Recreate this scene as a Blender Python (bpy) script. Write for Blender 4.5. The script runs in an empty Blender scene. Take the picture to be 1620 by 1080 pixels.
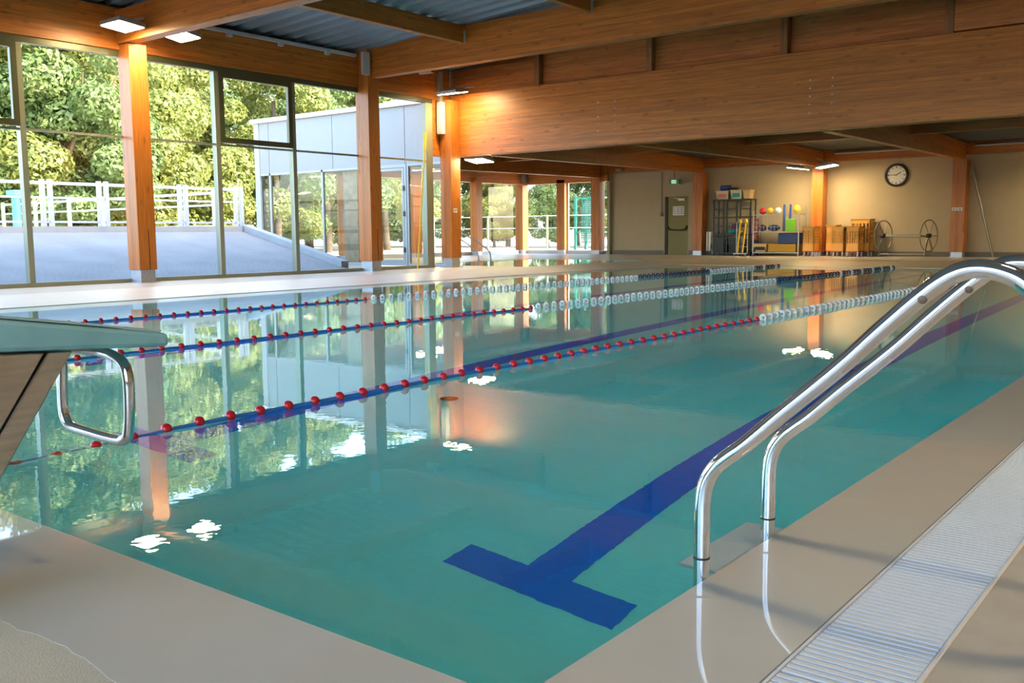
import bpy, bmesh, math, random
from mathutils import Vector, Matrix
import numpy as np

random.seed(7)
rng = np.random.default_rng(7)
scene = bpy.context.scene
COL = scene.collection

# ------------------------------------------------------------------ camera, sky, sun, exposure
cam_d = bpy.data.cameras.new('camera')
cam = bpy.data.objects.new('camera', cam_d)
COL.objects.link(cam)
fw = Vector((-0.61062973, 0.78381375, -0.11299265))
rt = Vector((0.78940856, 0.61381412, -0.00814553))
up = Vector((-0.06297191, 0.09417126, 0.99356244))
m = Matrix.Identity(4)
for i in range(3):
    m[i][0], m[i][1], m[i][2] = rt[i], up[i], -fw[i]
m.translation = Vector((1.19858, -1.5415, 1.00344))
cam.matrix_world = m
cam_d.sensor_fit = 'HORIZONTAL'
cam_d.sensor_width = 36.0
cam_d.lens = 1503.356 * 36.0 / 1620.0
cam_d.clip_start = 0.05
cam_d.clip_end = 400
scene.camera = cam

SUN_EL, SUN_AZ = math.radians(33), math.radians(14)      # the sun stands beyond +X, a little towards +Y
sun_dir = Vector((math.cos(SUN_EL) * math.cos(SUN_AZ), math.cos(SUN_EL) * math.sin(SUN_AZ), math.sin(SUN_EL)))
world = bpy.data.worlds.new('sky')
scene.world = world
world.use_nodes = True
wt = world.node_tree
bg = wt.nodes['Background']
sky = wt.nodes.new('ShaderNodeTexSky')
sky.sky_type = 'NISHITA'
sky.sun_disc = False
sky.sun_elevation = SUN_EL
sky.sun_rotation = math.radians(90) - SUN_AZ
sky.air_density = 1.0
sky.dust_density = 2.5
sky.ozone_density = 1.0
wt.links.new(sky.outputs[0], bg.inputs[0])
bg.inputs[1].default_value = 1.35
sl = bpy.data.lights.new('sun', 'SUN')
sl.energy = 4.3
sl.angle = math.radians(0.8)
sl.color = (1.0, 0.90, 0.72)
so = bpy.data.objects.new('sun', sl)
COL.objects.link(so)
so.rotation_euler = (-sun_dir).to_track_quat('-Z', 'Y').to_euler()
so.location = sun_dir * 60

LAMP = 85.0            # radiance of the floodlight diffusers
scene.view_settings.view_transform = 'Standard'
scene.view_settings.look = 'None'
scene.view_settings.gamma = 1.0
scene.view_settings.use_curve_mapping = False
scene.view_settings.exposure = 0.58
scene.cycles.use_denoising = True
scene.cycles.max_bounces = 14
scene.cycles.diffuse_bounces = 5
scene.cycles.glossy_bounces = 6
scene.cycles.transmission_bounces = 8
scene.cycles.transparent_max_bounces = 16
scene.cycles.sample_clamp_indirect = 25.0
scene.cycles.blur_glossy = 0.3
scene.cycles.caustics_refractive = True
scene.cycles.caustics_reflective = False

D = 0.135               # height of the raised deck along the windows and under the low roof
W = 12.768              # pool width
L = 25.0

# ------------------------------------------------------------------ materials
def nt(name):
    mt = bpy.data.materials.new(name)
    mt.use_nodes = True
    n = mt.node_tree
    return mt, n, n.nodes['Principled BSDF']

def mat(name, col, rough=0.5, metal=0.0, noise=0.0, nscale=20.0, bump=0.0, coat=0.0, coat_rough=0.03, spec=0.5, stretch=None):
    mt, n, b = nt(name)
    b.inputs['Roughness'].default_value = rough
    b.inputs['Metallic'].default_value = metal
    b.inputs['Specular IOR Level'].default_value = spec
    b.inputs['Coat Weight'].default_value = coat
    b.inputs['Coat Roughness'].default_value = coat_rough
    b.inputs['Coat IOR'].default_value = 1.33
    b.inputs['Base Color'].default_value = (*col, 1)
    if noise or bump:
        tc = n.nodes.new('ShaderNodeTexCoord')
        src = tc.outputs['Object']
        if stretch:
            mp = n.nodes.new('ShaderNodeMapping')
            mp.inputs['Scale'].default_value = stretch
            n.links.new(src, mp.inputs[0]); src = mp.outputs[0]
        nz = n.nodes.new('ShaderNodeTexNoise')
        nz.inputs['Scale'].default_value = nscale
        nz.inputs['Detail'].default_value = 4
        n.links.new(src, nz.inputs[0])
        if noise:
            rp = n.nodes.new('ShaderNodeValToRGB')
            rp.color_ramp.elements[0].position = 0.3
            rp.color_ramp.elements[1].position = 0.7
            rp.color_ramp.elements[0].color = (*[c * (1 - noise) for c in col], 1)
            rp.color_ramp.elements[1].color = (*[min(1, c * (1 + noise)) for c in col], 1)
            n.links.new(nz.outputs[0], rp.inputs[0])
            n.links.new(rp.outputs[0], b.inputs['Base Color'])
        if bump:
            bp = n.nodes.new('ShaderNodeBump')
            bp.inputs['Strength'].default_value = bump
            bp.inputs['Distance'].default_value = 0.01
            n.links.new(nz.outputs[0], bp.inputs['Height'])
            n.links.new(bp.outputs[0], b.inputs['Normal'])
    return mt

def wood(name, grain, lam, col=(0.50, 0.16, 0.023), lw=0.045):
    """glulam: grain = axis the boards run along, lam = axis the laminations are stacked on"""
    mt, n, b = nt(name)
    tc = n.nodes.new('ShaderNodeTexCoord')
    sc = [20.0, 20.0, 20.0]; sc[grain] = 0.7
    mp = n.nodes.new('ShaderNodeMapping'); mp.inputs['Scale'].default_value = sc
    n.links.new(tc.outputs['Object'], mp.inputs[0])
    nz = n.nodes.new('ShaderNodeTexNoise'); nz.inputs['Scale'].default_value = 3.0; nz.inputs['Detail'].default_value = 6
    n.links.new(mp.outputs[0], nz.inputs[0])
    # lamination number -> its own tone
    sx = n.nodes.new('ShaderNodeSeparateXYZ'); n.links.new(tc.outputs['Object'], sx.inputs[0])
    dv = n.nodes.new('ShaderNodeMath'); dv.operation = 'DIVIDE'; dv.inputs[1].default_value = lw
    n.links.new(sx.outputs[lam], dv.inputs[0])
    fl = n.nodes.new('ShaderNodeMath'); fl.operation = 'FLOOR'; n.links.new(dv.outputs[0], fl.inputs[0])
    seg = n.nodes.new('ShaderNodeMath'); seg.operation = 'MULTIPLY'; seg.inputs[1].default_value = 0.37
    n.links.new(sx.outputs[grain], seg.inputs[0])
    ad = n.nodes.new('ShaderNodeMath'); ad.operation = 'MULTIPLY_ADD'; ad.inputs[1].default_value = 0.713
    n.links.new(fl.outputs[0], ad.inputs[0]); n.links.new(seg.outputs[0], ad.inputs[2])
    f2 = n.nodes.new('ShaderNodeMath'); f2.operation = 'FLOOR'; n.links.new(ad.outputs[0], f2.inputs[0])
    cb = n.nodes.new('ShaderNodeCombineXYZ'); n.links.new(fl.outputs[0], cb.inputs[0]); n.links.new(f2.outputs[0], cb.inputs[1])
    wn = n.nodes.new('ShaderNodeTexWhiteNoise'); wn.noise_dimensions = '3D'; n.links.new(cb.outputs[0], wn.inputs[0])
    # knots
    sk = [14.0, 14.0, 14.0]; sk[grain] = 5.0
    mk = n.nodes.new('ShaderNodeMapping'); mk.inputs['Scale'].default_value = sk
    n.links.new(tc.outputs['Object'], mk.inputs[0])
    vo = n.nodes.new('ShaderNodeTexVoronoi'); vo.inputs['Scale'].default_value = 0.42
    n.links.new(mk.outputs[0], vo.inputs[0])
    kr = n.nodes.new('ShaderNodeMapRange'); kr.inputs[1].default_value = 0.06; kr.inputs[2].default_value = 0.20
    kr.inputs[3].default_value = 0.62; kr.inputs[4].default_value = 1.0
    n.links.new(vo.outputs[0], kr.inputs[0])
    rp = n.nodes.new('ShaderNodeValToRGB')
    e = rp.color_ramp.elements
    e[0].position, e[1].position = 0.25, 0.78
    e[0].color = (*[c * 0.62 for c in col], 1); e[1].color = (*[c * 1.25 for c in col], 1)
    n.links.new(nz.outputs[0], rp.inputs[0])
    mr = n.nodes.new('ShaderNodeMapRange'); mr.inputs[3].default_value = 0.80; mr.inputs[4].default_value = 1.16
    n.links.new(wn.outputs[0], mr.inputs[0])
    mu = n.nodes.new('ShaderNodeMath'); mu.operation = 'MULTIPLY'
    n.links.new(mr.outputs[0], mu.inputs[0]); n.links.new(kr.outputs[0], mu.inputs[1])
    mx = n.nodes.new('ShaderNodeVectorMath'); mx.operation = 'SCALE'
    n.links.new(rp.outputs[0], mx.inputs[0]); n.links.new(mu.outputs[0], mx.inputs['Scale'])
    n.links.new(mx.outputs[0], b.inputs['Base Color'])
    b.inputs['Roughness'].default_value = 0.42
    return mt

M = {}
M['wood_x'] = wood('glulam along x', 0, 2)
M['wood_panel'] = wood('glulam infill', 0, 2, (0.52, 0.165, 0.036))
M['wood_post_shade'] = wood('stub post wood with side shade', 2, 0, (0.30, 0.12, 0.035))  # side shading of the girder posts is put into this darker colour
M['wood_y'] = wood('glulam along y', 1, 2)
M['wood_z'] = wood('glulam upright', 2, 0)
M['zinc'] = mat('galvanised bracket', (0.50, 0.53, 0.57), 0.4, 0.6, 0.12, 30)
M['frame'] = mat('khaki window metal', (0.30, 0.31, 0.22), 0.4, 0.2)
M['vent'] = mat('dark olive sash', (0.085, 0.09, 0.045), 0.35, 0.2)
M['frame_white'] = mat('pale window metal', (0.38, 0.40, 0.39), 0.4)
M['white'] = mat('white paint', (0.80, 0.80, 0.78), 0.45)
M['steel'] = mat('polished stainless', (0.82, 0.80, 0.78), 0.07, 1.0)
M['brushed'] = mat('brushed stainless', (0.62, 0.52, 0.43), 0.30, 1.0, 0.12, 6, 0.05, stretch=(1, 1, 14))
M['deck'] = mat('resin deck', (0.56, 0.52, 0.465), 0.30, 0, 0.07, 9, 0.10)
M['deck_left'] = mat('pale resin deck', (0.62, 0.60, 0.60), 0.35, 0, 0.05, 6)
M['deck_rough'] = mat('speckled grit deck', (0.60, 0.56, 0.49), 0.28, 0, 0.20, 240, 0.3)
M['coping'] = mat('wet beige coping', (0.62, 0.605, 0.565), 0.5, 0, 0.03, 4, 0.0, coat=1.0, coat_rough=0.02)
M['coping_white'] = mat('white coping', (0.78, 0.76, 0.74), 0.3, 0, 0.03, 4)
M['grate'] = mat('white grating plastic', (0.80, 0.82, 0.86), 0.35)
M['gutter'] = mat('gutter grey', (0.30, 0.32, 0.36), 0.6)
M['basin'] = mat('turquoise pool lining', (0.24, 0.97, 0.93), 0.6, 0, 0.04, 0.7)
M['seam'] = mat('pale welded lining seam', (0.34, 0.93, 0.89), 0.6)
M['line'] = mat('royal blue lane paint', (0.002, 0.17, 0.82), 0.6)
M['drain'] = mat('brown drain cover', (0.03, 0.024, 0.012), 0.6)
M['step'] = mat('white step plastic', (0.95, 0.95, 0.90), 0.5)
M['wall'] = mat('beige painted block', (0.47, 0.385, 0.26), 0.7, 0, 0.03, 3)
M['skirt'] = mat('grey skirting', (0.16, 0.145, 0.125), 0.6)
M['door'] = mat('olive door paint', (0.20, 0.165, 0.035), 0.5)
M['dark'] = mat('dark gap', (0.03, 0.028, 0.02), 0.7)
M['black'] = mat('black plastic', (0.018, 0.019, 0.02), 0.45)
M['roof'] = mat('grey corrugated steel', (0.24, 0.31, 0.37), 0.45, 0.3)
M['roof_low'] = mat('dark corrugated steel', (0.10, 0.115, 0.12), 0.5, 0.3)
M['paper'] = mat('white paper', (0.80, 0.80, 0.80), 0.7)
M['ink'] = mat('grey print', (0.25, 0.25, 0.28), 0.7)
M['red'] = mat('red plastic', (0.62, 0.012, 0.025), 0.25)
M['floatwhite'] = mat('white plastic', (0.80, 0.82, 0.84), 0.3)
M['floatblue'] = mat('navy plastic', (0.008, 0.018, 0.09), 0.3)
M['rope'] = mat('blue rope sleeve', (0.03, 0.20, 0.70), 0.35)
M['teal'] = mat('teal block side', (0.27, 0.56, 0.62), 0.45, 0, 0.10, 8, 0.05)
M['tealtop'] = mat('pale teal grip top', (0.34, 0.58, 0.60), 0.55, 0, 0.06, 60, 0.2)
M['orange'] = mat('orange crate plastic', (0.80, 0.42, 0.09), 0.45)
M['yellow'] = mat('yellow foam', (0.80, 0.52, 0.03), 0.6)
M['mustard'] = mat('mustard foam', (0.45, 0.27, 0.03), 0.7)
M['lime'] = mat('lime green foam', (0.20, 0.62, 0.04), 0.6)
M['blue'] = mat('blue foam', (0.03, 0.10, 0.38), 0.6)
M['purple'] = mat('purple foam', (0.10, 0.03, 0.16), 0.6)
M['tealfoam'] = mat('teal foam', (0.03, 0.30, 0.33), 0.6)
M['tan'] = mat('tan plastic', (0.62, 0.45, 0.24), 0.5)
M['pink'] = mat('pink foam', (0.70, 0.22, 0.20), 0.6)
M['clearbox'] = mat('milky storage plastic', (0.62, 0.60, 0.48), 0.35)
M['rack'] = mat('black shelf plastic', (0.025, 0.03, 0.03), 0.5)
M['cart'] = mat('grey cart metal', (0.42, 0.42, 0.38), 0.4, 0.5)
M['reel'] = mat('dull reel steel', (0.30, 0.28, 0.22), 0.35, 0.8)
M['housing'] = mat('lamp housing', (0.35, 0.35, 0.33), 0.4, 0.4)
M['pipe'] = mat('pale grey trunking', (0.48, 0.51, 0.54), 0.4)
M['green_sign'] = mat('exit sign green', (0.02, 0.30, 0.14), 0.4)
M['slope'] = mat('grey asphalt slope', (0.29, 0.28, 0.262), 0.75, 0, 0.12, 1.2, 0.1)
M['concrete'] = mat('pale concrete', (0.40, 0.41, 0.41), 0.7, 0, 0.08, 3)
M['railing'] = mat('white railing paint', (0.50, 0.52, 0.54), 0.4)
M['coping_sand'] = mat('pale sandy coping', (0.78, 0.68, 0.50), 0.28, 0, 0.03, 4)
M['cap'] = mat('brown screw cap', (0.20, 0.14, 0.10), 0.5)
M['boxblue'] = mat('dark blue plastic box', (0.02, 0.055, 0.20), 0.5)
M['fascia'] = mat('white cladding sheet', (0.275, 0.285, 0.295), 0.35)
M['sand'] = mat('sunlit sandy ground', (0.50, 0.40, 0.28), 0.9, 0, 0.12, 0.8)
M['stone'] = mat('beige stone pier', (0.50, 0.41, 0.28), 0.8, 0, 0.2, 6)
M['goal'] = mat('green climbing frame paint', (0.02, 0.17, 0.13), 0.4)
M['bluepost'] = mat('sky blue paint', (0.05, 0.28, 0.46), 0.4)
M['bark'] = mat('tree bark', (0.10, 0.075, 0.05), 0.9, 0, 0.3, 6, 0.5)
M['rescue'] = mat('yellow pole paint', (0.72, 0.55, 0.03), 0.35)

def emission(name, col, s):
    mt, n, b = nt(name)
    b.inputs['Base Color'].default_value = (0.8, 0.8, 0.8, 1)
    b.inputs['Emission Color'].default_value = (*col, 1)
    b.inputs['Emission Strength'].default_value = s
    return mt
M['lamp'] = emission('lit floodlight diffuser', (1.0, 0.74, 0.38), LAMP)
M['exit_lit'] = emission('lit exit panel', (0.35, 0.9, 0.6), 0.5)

def leafmat(name, col, col2):
    mt, n, b = nt(name)
    oi = n.nodes.new('ShaderNodeTexCoord')
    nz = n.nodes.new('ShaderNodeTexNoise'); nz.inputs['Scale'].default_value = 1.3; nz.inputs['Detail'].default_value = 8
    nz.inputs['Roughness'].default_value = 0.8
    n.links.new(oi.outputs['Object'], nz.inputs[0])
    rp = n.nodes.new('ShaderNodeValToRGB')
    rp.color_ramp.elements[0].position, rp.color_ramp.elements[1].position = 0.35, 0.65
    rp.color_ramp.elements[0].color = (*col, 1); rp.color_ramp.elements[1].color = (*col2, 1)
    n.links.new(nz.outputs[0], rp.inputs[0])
    n.links.new(rp.outputs[0], b.inputs['Base Color'])
    b.inputs['Roughness'].default_value = 0.5
    tr = n.nodes.new('ShaderNodeBsdfTranslucent'); n.links.new(rp.outputs[0], tr.inputs[0])
    mx = n.nodes.new('ShaderNodeMixShader'); mx.inputs[0].default_value = 0.35
    n.links.new(b.outputs[0], mx.inputs[1]); n.links.new(tr.outputs[0], mx.inputs[2])
    n.links.new(mx.outputs[0], n.nodes['Material Output'].inputs[0])
    return mt
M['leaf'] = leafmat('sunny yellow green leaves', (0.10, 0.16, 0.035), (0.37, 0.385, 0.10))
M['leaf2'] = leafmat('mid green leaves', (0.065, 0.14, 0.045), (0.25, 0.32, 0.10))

def glassmat():
    mt, n, b = nt('window glass')
    n.nodes.remove(b)
    t = n.nodes.new('ShaderNodeBsdfTransparent'); t.inputs[0].default_value = (0.95, 0.97, 0.955, 1)
    g = n.nodes.new('ShaderNodeBsdfGlossy'); g.inputs[1].default_value = 0.0
    f = n.nodes.new('ShaderNodeFresnel'); f.inputs[0].default_value = 1.5
    x = n.nodes.new('ShaderNodeMixShader')
    n.links.new(f.outputs[0], x.inputs[0]); n.links.new(t.outputs[0], x.inputs[1]); n.links.new(g.outputs[0], x.inputs[2])
    n.links.new(x.outputs[0], n.nodes['Material Output'].inputs[0])
    return mt
M['glass'] = glassmat()

def watermat():
    mt, n, b = nt('pool water')
    b.inputs['Base Color'].default_value = (0.93, 1.0, 0.99, 1)
    b.inputs['Roughness'].default_value = 0.0
    b.inputs['IOR'].default_value = 1.33
    b.inputs['Transmission Weight'].default_value = 1.0
    tc = n.nodes.new('ShaderNodeTexCoord')
    a = n.nodes.new('ShaderNodeTexNoise'); a.inputs['Scale'].default_value = 0.9; a.inputs['Detail'].default_value = 2
    c = n.nodes.new('ShaderNodeTexNoise'); c.inputs['Scale'].default_value = 16.0; c.inputs['Detail'].default_value = 1
    n.links.new(tc.outputs['Object'], a.inputs[0]); n.links.new(tc.outputs['Object'], c.inputs[0])
    s = n.nodes.new('ShaderNodeMath'); s.operation = 'MULTIPLY_ADD'; s.inputs[1].default_value = 0.15
    n.links.new(c.outputs[0], s.inputs[0]); n.links.new(a.outputs[0], s.inputs[2])
    bp = n.nodes.new('ShaderNodeBump'); bp.inputs['Strength'].default_value = 1.0; bp.inputs['Distance'].default_value = 0.0013
    n.links.new(s.outputs[0], bp.inputs['Height']); n.links.new(bp.outputs[0], b.inputs['Normal'])
    return mt
M['water'] = watermat()

# ------------------------------------------------------------------ geometry helpers
ORIGIN = {}          # object name -> world origin, so that shapes can be written in world coordinates

class MB:
    def __init__(s):
        s.v, s.f, s.sm = [], [], []
    def add(s, vs, fs, smooth=False):
        o = len(s.v)
        s.v += [tuple(p) for p in vs]
        s.f += [tuple(i + o for i in f) for f in fs]
        s.sm += [smooth] * len(fs)
        return s
    def box(s, x0, x1, y0, y1, z0, z1):
        vs = [(x, y, z) for z in (z0, z1) for y in (y0, y1) for x in (x0, x1)]
        return s.add(vs, [(0, 2, 3, 1), (4, 5, 7, 6), (0, 1, 5, 4), (2, 6, 7, 3), (0, 4, 6, 2), (1, 3, 7, 5)])
    def hexa(s, lo, hi):
        """two quads (4 points each, same winding) joined into a solid"""
        return s.add(list(lo) + list(hi), [(3, 2, 1, 0), (4, 5, 6, 7), (0, 1, 5, 4), (1, 2, 6, 5), (2, 3, 7, 6), (3, 0, 4, 7)])
    def bar(s, a, b, w, h, upv=(0, 0, 1)):
        a, b = Vector(a), Vector(b)
        d = (b - a).normalized()
        u = Vector(upv)
        if abs(d.dot(u)) > 0.98: u = Vector((0, 1, 0))
        r = d.cross(u).normalized(); u = r.cross(d)
        q = lambda p: [p + r * sx * w / 2 + u * sz * h / 2 for sx, sz in ((-1, -1), (1, -1), (1, 1), (-1, 1))]
        return s.hexa(q(a), q(b))
    def tube(s, pts, r, n=8, cap=True):
        pts = [Vector(p) for p in pts]
        rs = r if isinstance(r, (list, tuple)) else [r] * len(pts)
        rings, nrm = [], None
        for i, p in enumerate(pts):
            t = (pts[min(i + 1, len(pts) - 1)] - pts[max(i - 1, 0)]).normalized()
            if nrm is None:
                nrm = t.orthogonal().normalized()
            else:
                nrm = (nrm - t * nrm.dot(t)).normalized()
            bn = t.cross(nrm)
            rings.append([p + (nrm * math.cos(k * 2 * math.pi / n) + bn * math.sin(k * 2 * math.pi / n)) * rs[i] for k in range(n)])
        vs = [q for rg in rings for q in rg]
        fs = []
        for i in range(len(rings) - 1):
            for k in range(n):
                fs.append((i * n + k, i * n + (k + 1) % n, (i + 1) * n + (k + 1) % n, (i + 1) * n + k))
        s.add(vs, fs, True)
        if cap:
            s.add(rings[0], [tuple(reversed(range(n)))]); s.add(rings[-1], [tuple(range(n))])
        return s
    def lathe(s, c, axis, prof, n=12):
        """prof: (distance along axis, radius) pairs"""
        a = Vector(axis).normalized(); o = a.orthogonal().normalized(); b = a.cross(o); c = Vector(c)
        vs, fs = [], []
        for (h, r) in prof:
            for k in range(n):
                t = 2 * math.pi * k / n
                vs.append(c + a * h + (o * math.cos(t) + b * math.sin(t)) * r)
        for i in range(len(prof) - 1):
            for k in range(n):
                fs.append((i * n + k, i * n + (k + 1) % n, (i + 1) * n + (k + 1) % n, (i + 1) * n + k))
        return s.add(vs, fs, True)
    def ball(s, c, r, n=10, sq=(1, 1, 1)):
        m_ = n // 2
        vs, fs = [], []
        for i in range(m_ + 1):
            ph = math.pi * i / m_
            for k in range(n):
                t = 2 * math.pi * k / n
                vs.append((c[0] + r * sq[0] * math.sin(ph) * math.cos(t), c[1] + r * sq[1] * math.sin(ph) * math.sin(t), c[2] - r * sq[2] * math.cos(ph)))
        for i in range(m_):
            for k in range(n):
                fs.append((i * n + k, i * n + (k + 1) % n, (i + 1) * n + (k + 1) % n, (i + 1) * n + k))
        return s.add(vs, fs, True)
    def mesh(s, name, off):
        me = bpy.data.meshes.new(name)
        me.from_pydata([(p[0] - off[0], p[1] - off[1], p[2] - off[2]) for p in s.v], [], s.f)
        me.polygons.foreach_set('use_smooth', s.sm)
        me.update()
        return me
    def build(s, name, material, parent=None, bevel=0.0, base=None):
        if parent is not None:
            off = ORIGIN[parent.name]
        elif base is not None:
            off = base
        else:
            a = np.array(s.v); lo, hi = a.min(0), a.max(0)
            off = ((lo[0] + hi[0]) / 2, (lo[1] + hi[1]) / 2, lo[2])
        me = s.mesh(name, off)
        me.materials.append(material)
        o = bpy.data.objects.new(name, me)
        COL.objects.link(o)
        if parent is not None:
            o.parent = parent
        else:
            o.location = off
        ORIGIN[o.name] = tuple(off)
        if bevel:
            md = o.modifiers.new('edge', 'BEVEL'); md.width = bevel; md.segments = 2; md.limit_method = 'ANGLE'
        return o

def tag(o, label=None, cat=None, group=None, kind=None):
    if label: o['label'] = label
    if cat: o['category'] = cat
    if group: o['group'] = group
    if kind: o['kind'] = kind
    return o

def thing(name, loc, label=None, cat=None, group=None, kind=None):
    o = bpy.data.objects.new(name, None)
    o.empty_display_size = 0.1
    COL.objects.link(o)
    o.location = loc
    ORIGIN[o.name] = tuple(loc)
    return tag(o, label, cat, group, kind)

def struct(o, label=None, cat=None):
    return tag(o, label, cat, None, 'structure')

def bx(*a):
    return MB().box(*a)

def curve(pts, n=6):
    """Catmull-Rom through the points"""
    P = [Vector(p) for p in pts]
    out = []
    for i in range(len(P) - 1):
        p0, p1, p2, p3 = P[max(i - 1, 0)], P[i], P[i + 1], P[min(i + 2, len(P) - 1)]
        for k in range(n):
            t = k / n
            out.append(0.5 * ((2 * p1) + (p2 - p0) * t + (2 * p0 - 5 * p1 + 4 * p2 - p3) * t * t + (3 * p1 - p0 - 3 * p2 + p3) * t ** 3))
    out.append(P[-1])
    return out

def copy_tree(o, loc, label=None, parent=None):
    c = o.copy(); COL.objects.link(c)
    if parent is None: c.location = loc
    else: c.parent = parent
    if label: c['label'] = label
    for ch in list(o.children): copy_tree(ch, None, None, c)
    return c

# ------------------------------------------------------------------ the setting: deck, coping, basin
def deck_h(x, y):
    s = lambda t: max(0.0, min(1.0, t))
    return D * max(s((-W - x) / 1.0), s((y - L) / 1.2))

def grid_floor(xs, ys, skip, hf=deck_h, drop=0.0):
    mb = MB()
    for i in range(len(xs) - 1):
        for j in range(len(ys) - 1):
            x0, x1, y0, y1 = xs[i], xs[i + 1], ys[j], ys[j + 1]
            if skip((x0 + x1) / 2, (y0 + y1) / 2): continue
            mb.add([(x, y, hf(x, y) - drop) for x, y in ((x0, y0), (x1, y0), (x1, y1), (x0, y1))], [(0, 1, 2, 3)])
    return mb

CX0, CX1, GX1, CY = 0.0, 0.385, 0.675, -0.47
SP = (-18.0, -W - 1.0, 18.3, 24.3)          # the small pool: x0, x1, y0, y1
def in_main(x, y): return -W - 1.0 < x < GX1 and CY < y < L + 1.2
def in_small(x, y): return SP[0] < x < SP[1] and SP[2] < y < SP[3]
def indoors(x, y): return (x > -15.9 or y > 17.72) and x > -23.9
fl = grid_floor([-23.9, SP[0], -15.9, SP[1], -W, 0, CX1, GX1, 8.0], [-8.0, -0.47, 0, 17.72, SP[2], SP[3], L, L + 1.2, 31.6],
                lambda x, y: in_main(x, y) or in_small(x, y) or not indoors(x, y) or (x > 0 and y < -0.47 and False))
struct(fl.build('floor', M['deck'], base=(0, 0, 0)))
gr = grid_floor([-W - 1.0, -W, 8.0], [-8.0, CY + .06], lambda x, y: False, drop=-0.0005)
struct(gr.build('trim_6', M['deck_rough'], base=(0, 0, 0)), 'speckled gritty deck behind the near pool edge', None)

def coping(name, quads, m):
    mb = MB()
    for q in quads:
        lo = [(x, y, z - 0.05) for x, y, z in q]
        mb.hexa(lo, q)
    return struct(mb.build(name, m, base=(0, 0, 0)))
zc = 0.0015
coping('trim_1', [[(0, CY, zc), (CX1, CY, zc), (CX1, L, zc), (0, L, zc)]], M['coping'])
ex_ = [-W - 1] + [-4 + .05 * k for k in range(88)]
ey_ = [CY + .018 * math.sin(x * 7.3) * math.sin(x * 3.1 + 1) + random.uniform(-.008, .008) for x in ex_]      # ragged edge of the wet film
coping('trim_2', [[(ex_[k], ey_[k], zc), (ex_[k + 1], ey_[k + 1], zc), (min(ex_[k + 1], 0) if ex_[k + 1] < .02 else ex_[k + 1], 0 if ex_[k + 1] < .02 else CY, zc), (ex_[k], 0 if ex_[k + 1] < .02 else CY, zc)] for k in range(len(ex_) - 1)], M['coping'])
coping('trim_3', [[(-W - .55, 0, .075), (-W, 0, .006), (-W, L, .006), (-W - .55, L, .075)],
                  [(-W - 1.0, 0, .135), (-W - .55, 0, .075), (-W - .55, L, .075), (-W - 1.0, L, .135)]], M['coping_white'])
coping('trim_4', [[(-W, L, .006), (GX1, L, .006), (GX1, L + 1.2, .135), (-W, L + 1.2, .135)],
                  [(-W - .55, L, .075), (-W, L, .006), (-W, L + 1.2, .135), (-W - .5, L + 1.2, .135)],
                  [(-W - 1, L, .135), (-W - .55, L, .075), (-W - .5, L + 1.2, .135), (-W - 1, L + 1.2, .135)]], M['coping_sand'])

zb = -1.8
basin = struct(MB().add([(-W, 0, zb), (0, 0, zb), (0, L, zb), (-W, L, zb), (-W, 0, -0.04), (0, 0, -0.04), (0, L, -0.04), (-W, L, -0.04)],
    [(0, 1, 2, 3), (0, 4, 5, 1), (1, 5, 6, 2), (2, 6, 7, 3), (3, 7, 4, 0)]).build('pool_basin', M['basin'], base=(0, 0, zb)), 'turquoise lined main pool basin', None)
ORIGIN[basin.name] = (0, 0, zb)
# lane markings on the bottom: a long stripe with a crossbar at each end
for k, (xa, xb) in enumerate(((-1.44, -2.0), (-4.62, -5.25), (-7.85, -8.45), (-11.0, -11.6))):
    sk = (xb - xa) / 21.0
    xm = lambda y: xa + sk * (y - 2.0)
    mb = MB()
    z0, z1 = zb + 0.001, zb + 0.004
    q = lambda y0, y1, hw, z: [(xm(y0) - hw, y0, z), (xm(y0) + hw, y0, z), (xm(y1) + hw, y1, z), (xm(y1) - hw, y1, z)]
    mb.hexa(q(1.9, 2.13, 0.5, z0), q(1.9, 2.13, 0.5, z1))
    mb.hexa(q(2.13, 22.8, 0.13, z0), q(2.13, 22.8, 0.13, z1))
    mb.hexa(q(22.8, 23.03, 0.5, z0), q(22.8, 23.03, 0.5, z1))
    mb.build('lane_marking', M['line'], basin)
for y in (4.4, 8.6, 12.9, 17.0, 21.0):
    bx(-W + .01, -.01, y - .012, y + .012, zb + .0005, zb + .002).build('lining_seam', M['seam'], basin)
for x in (-3.15, -6.4, -9.6):
    bx(x - .012, x + .012, .02, L - .02, zb + .0005, zb + .002).build('lining_seam', M['seam'], basin)
MB().lathe((-3.97, 4.24, zb), (0, 0, 1), [(0.0, 0.075), (0.012, 0.075), (0.016, 0.06), (0.016, 0.0)], 20).build('floor_drain', M['drain'], basin)
tag(bx(-W, 0, 0, L, -0.003, -0.003).build('water', M['water'], base=(0, 0, 0)) if False else
    MB().add([(-W, 0, -.002), (0, 0, -.002), (0, L, -.002), (-W, L, -.002)], [(0, 1, 2, 3)]).build('water', M['water'], base=(0, 0, 0)),
    'still turquoise water filling the large swimming pool', 'water', None, 'stuff')

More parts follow.
